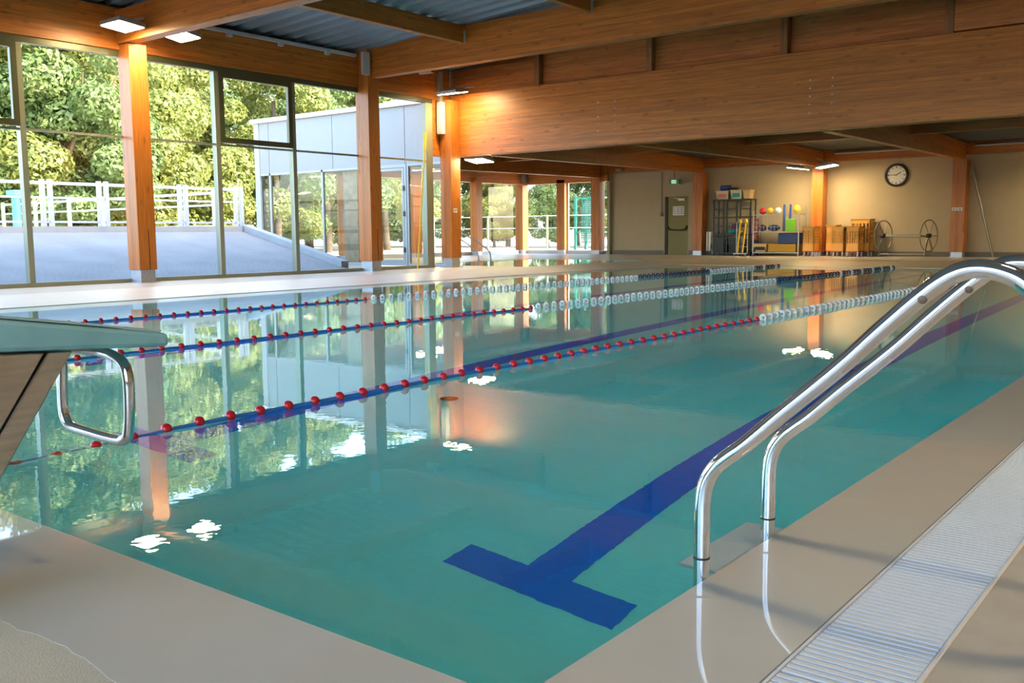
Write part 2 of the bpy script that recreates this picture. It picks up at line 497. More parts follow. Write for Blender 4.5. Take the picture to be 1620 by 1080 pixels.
# small pool beside the far left deck
sb = struct(MB().add([(SP[0], SP[2], -.7), (SP[1], SP[2], -.7), (SP[1], SP[3], -.7), (SP[0], SP[3], -.7),
    (SP[0], SP[2], D), (SP[1], SP[2], D), (SP[1], SP[3], D), (SP[0], SP[3], D)], [(0, 1, 2, 3), (0, 4, 5, 1), (1, 5, 6, 2), (2, 6, 7, 3), (3, 7, 4, 0)])
    .build('small_pool_basin', M['basin'], base=(0, 0, -.7)))
zs = D - 0.004
tag(MB().add([(SP[0], SP[2], zs), (SP[1], SP[2], zs), (SP[1], SP[3], zs), (SP[0], SP[3], zs)], [(0, 1, 2, 3)]).build('water', M['water'], base=(0, 0, 0)),
    'water of the small shallow pool past the left columns', 'water', None, 'stuff')

# ------------------------------------------------------------------ walls, roofs
wf = MB()
yw = 31.54
wf.box(-19.38, -16.98, yw, yw + .25, D, 3.88); wf.box(-16.98, -15.98, yw, yw + .25, 2.36, 3.88); wf.box(-15.98, 8.2, yw, yw + .25, D, 3.88)
struct(wf.build('wall_far', M['wall'], base=(0, yw, 0)))
struct(bx(8.0, 8.25, -8, 31.8, 0, 5.9).build('wall_right', M['wall']))
struct(MB().box(-15.9, 8.2, -8.25, -8, 0, .3).box(-15.9, 8.2, -8.25, -8, 5.0, 5.9).build('wall_near', M['wall']))
struct(MB().box(-15.9, -15.65, -8.2, 2.05, 4.4, 5.0).build('wall_left', M['wall']))
struct(MB().box(-19.3, -17.02, yw - .02, yw, D, D + .16).box(-15.94, 7.9, yw - .02, yw, D, D + .16).build('baseboard_far', M['skirt']))

def corrugated(name, x0, x1, y0, y1, zf, pitch, depth, m):
    """ridges run along x"""
    mb = MB(); xs = [x0, x1]; prof = []
    y = y0
    while y < y1:
        prof += [(y, 0), (y + pitch * .42, 0), (y + pitch * .55, depth), (y + pitch * .87, depth)]
        y += pitch
    prof.append((y1, 0))
    vs, fs = [], []
    for (yy, dz) in prof:
        for x in (x0, x1): vs.append((x, yy, zf(x) + dz))
    for i in range(len(prof) - 1):
        fs.append((2 * i, 2 * i + 1, 2 * i + 3, 2 * i + 2))
    return struct(mb.add(vs, fs).build(name, m, base=(0, 0, zf(0))))
roof_z = lambda x: 5.24 + 0.055 * (x + 15.6) if x < -4 else 5.24 + .055 * 11.6
corrugated('ceiling', -15.9, -4.0, -8.2, 17.7, roof_z, 0.40, 0.085, M['roof'])
corrugated('ceiling_2', -4.0, 8.2, -8.2, 17.7, lambda x: 5.24 + .055 * 11.6 - .055 * (x + 4), 0.40, 0.085, M['roof'])
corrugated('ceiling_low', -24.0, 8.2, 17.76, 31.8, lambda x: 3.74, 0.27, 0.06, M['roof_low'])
struct(MB().hexa([(-15.9, 17.745, 4.3), (8, 17.745, 4.5), (8, 17.80, 4.5), (-15.9, 17.80, 4.3)], [(-15.9, 17.745, 5.33), (8, 17.745, 5.33), (8, 17.80, 5.33), (-15.9, 17.80, 5.33)])
       .hexa([(-15.9, 17.745, 5.33), (8, 17.745, 5.33), (8, 17.80, 5.33), (-15.9, 17.80, 5.33)], [(-4.1, 17.745, 6.0), (-3.9, 17.745, 6.0), (-3.9, 17.80, 6.0), (-4.1, 17.80, 6.0)]).build('wall_upper', M['wood_x']))
struct(MB().hexa([(-15.92, -8.1, 4.42), (-15.80, -8.1, 4.42), (-15.80, 17.7, 4.42), (-15.92, 17.7, 4.42)], [(-15.92, -8.1, 5.4), (-15.80, -8.1, 5.4), (-15.80, 17.7, 5.4), (-15.92, 17.7, 5.4)]).build('wall_left_upper', M['roof_low']))
# weather skin over the roofs so that daylight comes in by the windows only
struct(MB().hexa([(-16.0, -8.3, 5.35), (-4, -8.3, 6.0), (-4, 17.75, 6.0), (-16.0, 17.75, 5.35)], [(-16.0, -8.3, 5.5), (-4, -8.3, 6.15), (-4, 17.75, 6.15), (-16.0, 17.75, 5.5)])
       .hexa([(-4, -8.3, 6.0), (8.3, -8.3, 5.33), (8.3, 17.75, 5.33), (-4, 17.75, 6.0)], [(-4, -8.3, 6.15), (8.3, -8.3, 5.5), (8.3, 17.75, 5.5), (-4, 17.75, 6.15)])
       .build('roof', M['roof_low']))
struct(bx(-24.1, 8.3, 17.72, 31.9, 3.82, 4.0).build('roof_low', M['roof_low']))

# ------------------------------------------------------------------ windows
def frame_rect(mb, plane, c, a0, a1, z0, z1, w, t):
    """four bars round a rectangle; plane 'x': the wall stands at x=c and runs along y"""
    h = t / 2
    def b(u0, u1, p0, p1):
        if plane == 'x': mb.box(c - h, c + h, u0, u1, p0, p1)
        else: mb.box(u0, u1, c - h, c + h, p0, p1)
    b(a0, a0 + w, z0, z1); b(a1 - w, a1, z0, z1); b(a0 + w, a1 - w, z0, z0 + w); b(a0 + w, a1 - w, z1 - w, z1)
    return mb
def pane(plane, c, a0, a1, z0, z1, parent):
    h = 0.006
    mb = bx(c - h, c + h, a0, a1, z0, z1) if plane == 'x' else bx(a0, a1, c - h, c + h, z0, z1)
    mb = MB().add([(c, a0, z0), (c, a1, z0), (c, a1, z1), (c, a0, z1)] if plane == 'x' else [(a0, c, z0), (a1, c, z0), (a1, c, z1), (a0, c, z1)], [(0, 1, 2, 3)])
    return mb.build('pane', M['glass'], parent)
XW = -15.67
def hall_window(name, cuts, vents, end=None):
    w = struct(thing(name, (XW, (cuts[0] + cuts[-1]) / 2, D)))
    y0, y1 = cuts[0], cuts[-1]
    bx(XW - .07, XW + .07, y0, y1, D, D + .075).build('sill', M['frame'], w)
    bx(XW - .05, XW + .07, y0, y1, 4.31, 4.42).build('head', M['vent'], w)
    for i in range(1, len(cuts) - 1):
        bx(XW - .09, XW + .05, cuts[i] - .05, cuts[i] + .05, D + .075, 4.31).build('mullion', M['frame'], w)
    if end:
        bx(XW - .09, XW + .06, y1 - end, y1, D + .075, 4.31).build('end_post', M['frame'], w)
    for i in range(len(cuts) - 1):
        a0 = cuts[i] + (.05 if i else 0); a1 = cuts[i + 1] - (.05 if i < len(cuts) - 2 else (end or 0))
        bx(XW - .03, XW + .03, a0, a1, 2.835, 2.875).build('transom', M['frame'], w)
        pane('x', XW, a0, a1, D + .075, 2.835, w)
        if i in vents:
            sash = frame_rect(MB(), 'x', XW + .035, a0, a1, 2.90, 4.31, .105, .08).build('vent_sash', M['vent'], w)
            pane('x', XW + .03, a0 + .1, a1 - .1, 3.0, 4.21, sash)
        else:
            pane('x', XW, a0, a1, 2.875, 4.31, w)
    return w
hall_window('window_1', [2.1, 4.28, 6.44, 8.30], [1])
hall_window('window_2', [8.58, 10.36, 12.32, 14.25], [1])
hall_window('window_3', [14.53, 16.79], [], .25)
hall_window('window_4', [-8.0, -5.9, -3.8, -1.6, .5, 2.05], [1, 3])
# unseen glazing added behind the camera to bring more daylight indoors
wn = struct(thing('window_added', (-4, -8.1, .9)))
for i in range(8):
    x0 = -15.6 + i * 2.95
    bx(x0 - .05, x0 + .05, -8.17, -8.03, .3, 5.0).build('mullion', M['frame'], wn)
    pane('y', -8.1, x0 + .05, x0 + 2.9, .3, 5.0, wn)

# low wing: facade seen through the hall window, its left glazing and its far glazing
YF = 17.7
fac = struct(thing('wall_facade', (-20, YF, D)), 'white clad low wing outside the hall windows', None)
for i, (a, b) in enumerate(((-23.8, -23.36), (-23.34, -20.41), (-20.39, -17.46), (-17.44, -15.75))):
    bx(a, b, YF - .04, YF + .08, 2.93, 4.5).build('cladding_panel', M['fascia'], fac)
bx(-24.15, -15.75, YF - .14, YF + .2, 4.5, 4.62).build('roof_cap', M['white'], fac)
bx(-24.05, -23.81, YF - .06, YF + .15, 0.1, 4.5).build('corner_post', M['frame_white'], fac)
bx(-24.0, -15.8, YF + .08, YF + .12, 3.0, 4.5).build('backing', M['roof_low'], fac)
wz = struct(thing('window_6', (-20, YF, D)))
zt = 2.93
for x in (-23.35, -20.9):
    bx(x - .035, x + .035, YF - .04, YF + .04, .15, zt).build('mullion', M['frame_white'], wz)
bx(-23.8, -18.6, YF - .04, YF + .04, .1, .2).build('sill', M['frame_white'], wz)
bx(-23.8, -18.6, YF - .04, YF + .04, zt - .06, zt).build('head', M['frame_white'], wz)
for a, b in ((-23.8, -23.385), (-23.315, -20.935), (-20.865, -18.6)):
    pane('y', YF, a, b, .2, zt - .06, wz)
dr = struct(thing('door_2', (-18, YF, D)))
frame_rect(MB(), 'y', YF, -18.6, -17.42, .13, zt, .085, .09).build('door_frame', M['frame_white'], dr)
lf = frame_rect(MB(), 'y', YF - .02, -18.5, -17.52, .22, zt - .1, .07, .05).build('door_leaf', M['frame_white'], dr)
pane('y', YF - .02, -18.43, -17.59, .29, zt - .17, lf)
for z in (.5, 1.5, 2.2):
    bx(-17.54, -17.48, YF - .07, YF - .03, z, z + .14).build('hinge', M['black'], dr)
bx(-18.47, -18.43, YF - .1, YF - .05, 1.05, 1.25).build('door_handle', M['steel'], dr)
sd = struct(thing('window_7', (-16.8, YF, D)))
frame_rect(MB(), 'y', YF, -17.40, -15.8, .13, zt, .06, .08).build('frame', M['frame_white'], sd)
bx(-16.84, -16.74, YF - .04, YF + .04, .19, zt - .06).build('mullion', M['frame'], sd)
pane('y', YF, -17.34, -16.84, .19, zt - .06, sd); pane('y', YF, -16.74, -15.86, .19, zt - .06, sd)
tag(bx(-20.35, -19.75, 18.0, 18.5, D, 3.7).build('pier', M['stone']), 'beige stone faced pier behind the facade glass', 'pier')

XL = -23.85
wl = struct(thing('window_8', (XL, 24.5, D)))
bx(XL - .05, XL + .05, YF + .2, 31.4, D, .28).build('sill', M['pipe'], wl)
ys = [YF + .2, 21.0, 24.5, 28.05, 31.3]
for i in range(4):
    pane('x', XL, ys[i] + .15, ys[i + 1] - .15, .28, 3.02, wl)
    bx(XL - .06, XL + .06, ys[i] + .1, ys[i] + .15, .28, 3.02).build('mullion', M['frame'], wl)
YR = 31.45
wr = struct(thing('window_9', (-21.6, YR, D)))
bx(-23.8, -19.38, YR - .05, YR + .05, D, .28).build('sill', M['pipe'], wr)
bx(-19.5, -19.38, YR - .12, YR + .1, D, 3.4).build('end_post', M['frame'], wr)
for a, b in ((-23.65, -21.9), (-21.45, -20.0), (-20.0, -19.5)):
    pane('y', YR, a, b, .28, 3.05, wr)
    bx(a - .04, a, YR - .05, YR + .05, .28, 3.05).build('mullion', M['frame'], wr)

# ------------------------------------------------------------------ glulam columns
def column(x0, x1, y0, y1, z0, z1, label, shoe=0.2, slot=False, plate=None):
    c = thing('column', ((x0 + x1) / 2, (y0 + y1) / 2, z0), label, 'column', 'glulam columns')
    bx(x0, x1, y0, y1, z0 + shoe, z1).build('shaft', M['wood_z'], c, bevel=.008)
    s = MB()
    s.box(x0 + .03, x1 - .03, y0 + .03, y1 - .03, z0 + .012, z0 + shoe)
    s.box(x0 - .03, x1 + .03, y0 - .03, y1 + .03, z0, z0 + .012)
    s.build('steel_shoe', M['zinc'], c)
    if slot:
        ym = (y0 + y1) / 2
        bx(x1 - .004, x1 + .003, ym + .02, ym + .035, z0 + shoe, z0 + shoe + .75).build('bracket_slot', M['dark'], c)
    if plate:
        p = plate
        pl = bx(*p).build('number_plate', M['paper'], c)
        return c, pl
    return c
column(-15.64, -15.25, 8.26, 8.62, D, 4.52, 'tall timber column left in the window wall, lamps at its head', .24, True)
column(-15.68, -15.25, 14.22, 14.57, D, 5.28, 'tall timber column between the windows under the second beam', .24, True)
c3, pl = column(-15.60, -15.23, 17.05, 17.42, D, 4.4, 'timber column under the left end of the deep girder', .24, False,
                (-15.23, -15.222, 17.13, 17.27, 1.55, 1.66))
MB().box(-15.221, -15.2205, 17.15, 17.175, 1.58, 1.63).box(-15.221, -15.2205, 17.19, 17.215, 1.58, 1.63).box(-15.221, -15.2205, 17.225, 17.25, 1.60, 1.63).build('print', M['ink'], pl)
far_cols = [(-19.86, 'timber column where the far glazing meets the beige wall'), (-15.33, 'timber column between the olive door and the black shelving'),
            (-10.80, 'timber column in front of the orange trolleys, paired lamps at its head'), (-6.27, 'timber column right of the rope reel with a white plate')]
for i, (x, lb) in enumerate(far_cols):
    r = column(x - .2, x + .2, 31.0, 31.42, D, 3.2, lb, .16, False, (x - .18, x + .14, 30.99, 31.0, 1.60, 1.70) if i == 3 else None)
    if i == 3:
        pl = r[1]
        mbk = MB()
        for k, ww in enumerate((.05, .04, .06)):
            mbk.box(x - .14 + k * .085, x - .14 + k * .085 + ww, 30.989, 30.99, 1.63, 1.67)
        mbk.build('print', M['ink'], pl)
column(-24.0, -23.6, 31.1, 31.5, D, 3.2, 'timber corner column of the far glazing', .16)
column(-21.9, -21.5, 31.2, 31.5, D, 3.2, 'timber column in the middle of the far glazing', .16)
for y, lb in ((28.05, 'timber column on the far left glazing, second from the corner'), (24.5, 'timber column on the far left glazing, third from the corner'), (21.0, 'timber column on the far left glazing nearest the white facade')):
    column(-23.8, -23.45, y - .18, y + .18, D, 3.2, lb, .16)

# ------------------------------------------------------------------ beams
def beam(name, mb, m, label, group='glulam beams', bevel=.01):
    c = mb.build(name, m, bevel=bevel)
    return tag(c, label, 'beam', group)
edge = thing('edge_beam', (-15.6, 4, 4.42), 'long timber edge beam running above the window wall', 'beam')
bx(-15.78, -15.56, -8.0, 17.42, 4.42, 5.18).build('timber', M['wood_y'], edge, bevel=.01)
bx(-15.76, -15.62, 16.8, 17.72, 3.0, 4.42).build('end_panel', M['wood_y'], edge)
beam('cross_beam', bx(-15.56, 8, 8.2, 8.44, 4.52, 5.12), M['wood_x'], 'timber beam crossing the hall from the lamp column')
bb = thing('cross_beam', (-3.6, 14.43, 4.62), 'timber beam crossing the hall in front of the deep girder', 'beam', 'glulam beams')
bx(-15.22, 8, 14.32, 14.54, 4.62, 5.42).build('timber', M['wood_x'], bb, bevel=.01)
MB().hexa([(-15.2, 14.36, 5.42), (8, 14.36, 5.42), (8, 14.5, 5.42), (-15.2, 14.5, 5.42)],
          [(-15.2, 14.36, 5.43), (8, 14.36, 5.43), (8, 14.5, 5.43), (-15.2, 14.5, 5.43)]).build('packer', M['wood_x'], bb)
beam('cross_beam', bx(-15.56, 8, 1.9, 2.14, 4.52, 5.12), M['wood_x'], 'timber beam crossing the hall above the near pool edge')
def purlin(x, y0, y1, label):
    zr = roof_z(x) - .02
    p = thing('purlin', (x, (y0 + y1) / 2, zr - .36), label, 'beam', 'roof purlins')
    bx(x - .07, x + .07, y0, y1, zr - .36, zr).build('timber', M['wood_y'], p, bevel=.006)
    for y in (y0, y1):
        for e in (.07, -.085):
            bx(x + e, x + e + .015, y - .06, y + .06, zr - .36, zr - .1).build('hanger', M['pipe'], p)
for i, (x, nm) in enumerate(((-12.42, 'left'), (-9.2, 'second'), (-6.0, 'third'), (-2.8, 'fourth'))):
    purlin(x, 8.44, 14.32, f'timber roof purlin between the two cross beams, {nm} one from the windows' if i else 'timber roof purlin between the cross beams nearest the windows')
for i, x in enumerate((-12.42, -9.2, -6.0)):
    purlin(x, 2.14, 8.2, ('timber roof purlin above the near water nearest the windows', 'second timber roof purlin above the near water', 'third timber roof purlin above the near water')[i])

g = thing('girder', (-3.7, 17.6, 3.0), 'very deep timber girder over the edge of the low roof', 'beam')
bx(-15.55, 7.95, 17.44, 17.74, 3.0, 4.56).build('main_timber', M['wood_x'], g, bevel=.012)
xs_ = [-15.63, -12.8, -9.7, -6.58, -3.45]
for i in range(4):
    bx(xs_[i] + .08, xs_[i + 1] - .08, 17.64, 17.70, 4.60, roof_z(xs_[i]) - .02).build('infill_panel', M['wood_panel'], g)
bx(-3.35, 7.95, 17.41, 17.70, 4.58, 5.18).build('infill_panel', M['wood_panel'], g)
for x in xs_[1:]:
    bx(x - .075, x + .075, 17.47, 17.70, 4.56, min(5.8, roof_z(x - .1)) - .02).build('stub_post', M['wood_post_shade'], g)
bolt_me = MB().lathe((0, 0, 0), (0, -1, 0), [(0, .018), (.008, .018), (.01, .0)], 8).mesh('bolt', (0, 0, 0)); bolt_me.materials.append(M['zinc'])
for x in (-11.0, -10.55, -6.0, -5.55):
    for k in range(5):
        o = bpy.data.objects.new('bolt', bolt_me); COL.objects.link(o); o.parent = g
        o.location = (x + 3.7, 17.44 - 17.6, .35 + k * .16)

def ybeam(xa, xb, label):
    def q(z): return [(xa - .1, 17.75, z), (xa + .1, 17.75, z), (xb + .1, 31.3, z), (xb - .1, 31.3, z)]
    b = MB().hexa([(x, y, 2.98 + (.22 if y > 20 else 0)) for x, y, z in q(0)], q(3.72)).build('low_roof_beam', M['wood_y'], bevel=.008)
    tag(b, label, 'beam', 'low roof beams')
for xa, xb, lb in ((-19.0, -19.86, 'low roof timber beam ending on the column by the far glazing'), (-14.4, -15.33, 'low roof timber beam ending on the column by the olive door'),
                   (-10.15, -10.8, 'low roof timber beam ending on the column with paired lamps'), (-5.75, -6.27, 'low roof timber beam ending on the column with white plate'), (-1.4, -1.8, 'low roof timber beam furthest right under the girder')):
    ybeam(xa, xb, lb)
def xbeam(x0, x1, y0, y1, z0, z1, lb):
    beam('tie_beam', bx(x0, x1, y0, y1, z0, z1), M['wood_x'], lb, 'low roof tie beams', .006)
xbeam(-19.4, 8, 31.25, 31.5, 3.36, 3.73, 'timber wall beam along the top of the beige far wall')
xbeam(-23.9, -19.4, 31.2, 31.5, 3.05, 3.73, 'timber lintel over the far glazing')
beam('tie_beam', bx(-23.95, -23.6, 17.9, 31.2, 3.05, 3.73), M['wood_y'], 'timber lintel over the far left glazing', 'low roof tie beams', .006)
for i, (a, b) in enumerate(((-19.2, -15.0), (-14.6, -10.6), (-10.4, -6.1), (-5.9, -1.7))):
    xbeam(a, b, 24.1, 24.25, 3.42, 3.72, ('short timber tie between the low beams left of the door', 'short timber tie between low beams above the black shelving',
          'short timber tie between low beams above the clock', 'short timber tie between low beams furthest right')[i])

# ------------------------------------------------------------------ floodlights
def floodlight(x, y, z, tilt_axis, tilt, arm, label):
    """two square diffusers in one housing on a short arm"""
    t = thing('floodlight', (x, y, z), label, 'lamp', 'twin panel floodlights')
    R = Matrix.Rotation(tilt, 3, tilt_axis)
    T = lambda p: tuple(Vector((x, y, z)) + R @ Vector(p))
    def rb(x0, x1, y0, y1, z0, z1):
        mb = MB().box(x0, x1, y0, y1, z0, z1); mb.v = [T(p) for p in mb.v]; return mb
    rb(-.32, .32, -.25, .25, .0, .07).build('housing', M['housing'], t)
    fins = MB()
    for k in range(6):
        f = rb(-.26 + k * .1, -.245 + k * .1, -.2, .2, .07, .11); fins.add(f.v, f.f)
    fins.build('cooling_fins', M['housing'], t)
    for s in (-1, 1):
        rb(s * .16 - .135, s * .16 + .135, -.225, .225, -.012, .0).build('diffuser', M['lamp'], t)
    MB().tube([T((0, 0, .09)), arm], .02, 6).build('arm', M['pipe'], t)
R_ = math.radians
floodlight(-14.62, 7.79, 4.64, 'X', R_(-6), (-14.62, 8.2, 4.85), 'lit floodlight on the near side of the first beam, above the left column')
floodlight(-14.48, 8.82, 4.62, 'X', R_(-10), (-14.48, 8.44, 4.8), 'lit floodlight tucked behind the first beam near the left column')
floodlight(-14.72, 16.58, 4.46, 'X', R_(9), (-14.75, 17.5, 4.75), 'lit floodlight high on the left end of the girder, glowing on the wood')
floodlight(-15.0, 17.92, 2.90, 'X', R_(-8), (-15.0, 17.95, 3.75), 'lit floodlight under the left end of the girder')
floodlight(-21.2, 22.4, 3.17, 'X', R_(5), (-21.2, 22.4, 3.76), 'lit floodlight seen through the glass beside the yellow pole')
floodlight(-22.0, 24.0, 3.24, 'X', R_(5), (-22.0, 24.0, 3.76), 'lit floodlight left of the girder column deep in the low wing')
floodlight(-11.15, 30.1, 3.10, 'Y', R_(8), (-10.9, 30.1, 3.4), 'lit floodlight left of the low beam on the column with orange trolleys')
floodlight(-10.15, 30.1, 3.12, 'Y', R_(-8), (-10.5, 30.1, 3.4), 'lit floodlight right of the low beam on the column with orange trolleys')
# unseen lamps of the same type, added to brighten the hall
floodlight(4.0, 7.79, 4.64, 'X', R_(18), (4.0, 8.2, 4.85), 'added fill floodlight on the right part of the first beam')
floodlight(4.0, 16.58, 4.46, 'X', R_(32), (4.0, 17.5, 4.75), 'added fill floodlight on the right part of the girder')
floodlight(-14.6, 2.5, 4.62, 'X', R_(-10), (-14.6, 2.14, 4.8), 'added fill floodlight behind the nearest beam at the windows')
floodlight(1.5, 1.5, 4.64, 'X', R_(18), (1.5, 1.9, 4.85), 'added fill floodlight on the nearest beam over the deck')
floodlight(-2.6, 30.1, 3.17, 'Y', R_(-8), (-2.6, 30.1, 3.76), 'added fill floodlight at the right end of the far wall')

# ------------------------------------------------------------------ trunking, cables, small fixtures overhead
pp = thing('cable_trunking', (-15.45, 11, 5.1), 'pale trunking clipped along the top of the edge beam', 'trunking')
MB().box(-15.56, -15.48, 8.7, 14.1, 5.09, 5.15).build('channel', M['pipe'], pp)
for y in (9.3, 10.6, 11.9, 13.2):
    bx(-15.56, -15.47, y, y + .1, 5.02, 5.09).build('clip', M['pipe'], pp)
tag(MB().box(-15.25, -15.17, 14.02, 14.22, 4.66, 5.16).build('steel_bracket', M['pipe']), 'grey steel bracket plate at the head of the second column', 'bracket')
dt = thing('cable_duct', (-15.2, 16.95, 3.55), 'white vertical cable duct beside the girder lamp', 'duct')
bx(-15.555, -15.46, 16.93, 17.04, 3.72, 5.1).build('upper_duct', M['housing'], dt)
bx(-15.555, -15.40, 16.90, 17.045, 3.55, 4.35).build('lower_duct', M['pipe'], dt)
cc = thing('security_camera', (-15.55, 16.2, 5.0), 'small white security camera under the beam left of the duct', 'camera')
bx(-15.5, -15.1, 16.2, 16.32, 4.96, 5.06).build('body', M['white'], cc)
MB().lathe((-15.1, 16.26, 5.01), (1, 0, 0), [(0, .045), (.02, .045), (.02, 0)], 10).build('lens', M['black'], cc)
bx(-15.56, -15.48, 16.22, 16.3, 5.06, 5.15).build('bracket', M['white'], cc)
c2 = thing('security_camera', (-18.8, 31.1, 3.4), 'small dark security camera on the wall beam left of the exit sign', 'camera')
bx(-18.95, -18.7, 31.05, 31.15, 3.4, 3.5).build('body', M['housing'], c2)
MB().lathe((-18.95, 31.1, 3.45), (-1, 0, 0), [(0, .04), (.03, .04), (.03, 0)], 10).build('lens', M['black'], c2)
bx(-18.82, -18.76, 31.15, 31.26, 3.42, 3.48).build('bracket', M['housing'], c2)
spk = thing('loudspeaker', (-23.45, 31.1, 3.1), 'small grey loudspeaker on the lintel at the far glazing corner', 'speaker')
bx(-23.6, -23.35, 31.0, 31.2, 3.1, 3.5).build('cabinet', M['reel'], spk)
bx(-23.58, -23.37, 30.99, 31.0, 3.13, 3.47).build('front_grille', M['housing'], spk)
for i, (a, b) in enumerate(((-10.3, -6.6), (-5.9, -2.0))):
    tag(MB().tube([(a, 31.2, 3.62), (b, 31.2, 3.62)], .035, 8).build('ceiling_pipe', M['pipe']), ('pale pipe above the clock along the wall beam', 'pale pipe right of the plated column along the wall beam')[i], 'pipe')
tag(MB().tube([(-17.12, 31.5, 3.3), (-17.12, 31.5, 1.75)], .015, 6).box(-17.17, -17.07, 31.46, 31.52, 1.62, 1.76).build('pull_switch', M['ink']), 'thin grey conduit and switch on the wall left of the olive door', 'switch')
tag(MB().tube([(-6.0, 31.3, 3.05), (-5.25, 31.3, D)], .035, 8).build('leaning_pole', M['reel']), 'dark pole leaning diagonally beside the plated column', 'pole')
tag(MB().tube([(-15.5, 16.37, 3.15), (-15.46, 15.99, D + .01)], .02, 8).tube([(-15.5, 16.40, 3.55), (-15.5, 16.37, 3.15)], .035, 8).build('rescue_pole', M['rescue']), 'long yellow rescue pole leaning on the window end post', 'pole')

# door in the far wall
d1 = struct(thing('door_1', (-16.48, yw, D)), 'olive fire door with a paper notice in the far wall', None)
bx(-16.98, -16.85, yw - .01, yw + .12, D, 2.36).build('jamb', M['dark'], d1)
lfd = bx(-16.85, -15.98, yw + .01, yw + .07, D, 2.36).build('door_leaf', M['door'], d1)
MB().tube(curve([(-16.83, yw - .02, 1.22), (-16.78, yw - .06, 1.12), (-16.6, yw - .08, 1.08), (-16.2, yw - .08, 1.08), (-16.08, yw - .06, 1.12), (-16.02, yw - .02, 1.25)], 4), .025, 6).build('panic_bar', M['dark'], d1)
MB().box(-16.4, -16.1, yw - .05, yw + .01, 2.2, 2.28).bar((-16.12, yw - .08, 2.25), (-16.55, yw - .12, 2.3), .03, .02).build('door_closer', M['reel'], d1)
nb = bx(-16.64, -16.16, yw, yw + .01, 1.64, 1.99).build('notice', M['paper'], d1)
mbk = MB()
for r in range(4):
    for k in range(3):
        w_ = .06 + .05 * ((r * 3 + k) % 3)
        mbk.box(-16.6 + k * .14, -16.6 + k * .14 + w_ * .8, yw - .001, yw, 1.70 + r * .07, 1.73 + r * .07)
mbk.build('print', M['ink'], nb)

ex = thing('exit_sign', (-16.42, 31.2, 2.82), 'small green running-man exit sign hanging above the olive door', 'sign')
bx(-16.62, -16.2, 31.18, 31.24, 2.82, 3.0).build('housing', M['green_sign'], ex)
MB().box(-16.52, -16.32, 31.174, 31.18, 2.84, 2.97).build('lit_panel', M['exit_lit'], ex)
ar = MB(); ar.box(-16.44, -16.36, 31.17, 31.174, 2.895, 2.915)
ar.add([(-16.36, 31.17, 2.87), (-16.36, 31.17, 2.94), (-16.33, 31.17, 2.905)], [(0, 2, 1)])
ar.box(-16.5, -16.485, 31.17, 31.174, 2.94, 2.955); ar.bar((-16.492, 31.172, 2.93), (-16.48, 31.172, 2.89), .012, .004, (0, 1, 0))
ar.bar((-16.48, 31.172, 2.89), (-16.5, 31.172, 2.855), .01, .004, (0, 1, 0)); ar.bar((-16.48, 31.172, 2.89), (-16.455, 31.172, 2.86), .01, .004, (0, 1, 0))
ar.build('running_figure', M['green_sign'], ex)
MB().tube([(-16.41, 31.21, 3.0), (-16.41, 31.21, 3.4)], .012, 6).build('hanger_rod', M['dark'], ex)

ck = thing('wall_clock', (-8.33, yw, 2.82), 'round black rimmed wall clock on the beige far wall', 'clock')
MB().lathe((-8.33, yw, 2.82), (0, -1, 0), [(0, .38), (.06, .38), (.075, .36), (.075, .315), (.04, .305)], 32).build('rim', M['black'], ck)
MB().lathe((-8.33, yw - .035, 2.82), (0, -1, 0), [(0, .31), (.001, 0.0)], 32).build('dial', M['paper'], ck)
tk = MB()
for k in range(12):
    a = k * math.pi / 6
    d = Vector((math.sin(a), 0, math.cos(a)))
    c = Vector((-8.33, yw - .04, 2.82))
    tk.bar(c + d * .235, c + d * .285, .02 if k % 3 else .032, .003, (0, 1, 0))
tk.build('hour_marks', M['black'], ck)
c = Vector((-8.33, yw - .045, 2.82))
for a, l_, w_, nm in ((R_(58), .17, .026, 'hour_hand'), (R_(272), .25, .018, 'minute_hand')):
    MB().bar(c - Vector((math.sin(a), 0, math.cos(a))) * .03, c + Vector((math.sin(a), 0, math.cos(a))) * l_, w_, .004, (0, 1, 0)).build(nm, M['black'], ck)

# ------------------------------------------------------------------ starting block
sbk = thing('starting_block', (-1.6, -.6, 0), 'starting block with teal platform and stainless leg at the left edge', 'starting block')
q0 = [(-1.85, .06, .675), (-1.35, .06, .675), (-1.35, -.62, .72), (-1.85, -.62, .72)]
q1 = [(-1.85, .06, .715), (-1.35, .06, .715), (-1.35, -.62, .825), (-1.85, -.62, .825)]
MB().hexa(q0[::-1], q1[::-1]).build('platform', M['teal'], sbk, bevel=.012)
q2 = [(x, y, z + .003) for x, y, z in q1]; q2 = [(-1.835, .045, .7205), (-1.365, .045, .7205), (-1.365, -.605, .8255), (-1.835, -.605, .8255)]
q3 = [(x, y, z + .004) for x, y, z in q2]
MB().hexa(q2[::-1], q3[::-1]).build('grip_top', M['tealtop'], sbk)
def slant(y0, y1, x0, x1, y0b, y1b, zt0=.69, zt1=.70):
    return MB().hexa([(x0, y0b, .01), (x0, y1b, .01), (x1, y1b, .01), (x1, y0b, .01)], [(x0, y0, zt0), (x0, y1, zt1), (x1, y1, zt1), (x1, y0, zt0)])
slant(-.205, -.275, -1.78, -1.41, -.66, -.73, .685, .688).build('front_leg_plate', M['brushed'], sbk, bevel=.004)
slant(-.281, -.56, -1.78, -1.415, -.736, -1.02, .688, .705).build('leg_box', M['brushed'], sbk, bevel=.004)
bx(-1.82, -1.38, -1.08, -.62, .0, .012).build('base_plate', M['brushed'], sbk)
yh = -.04
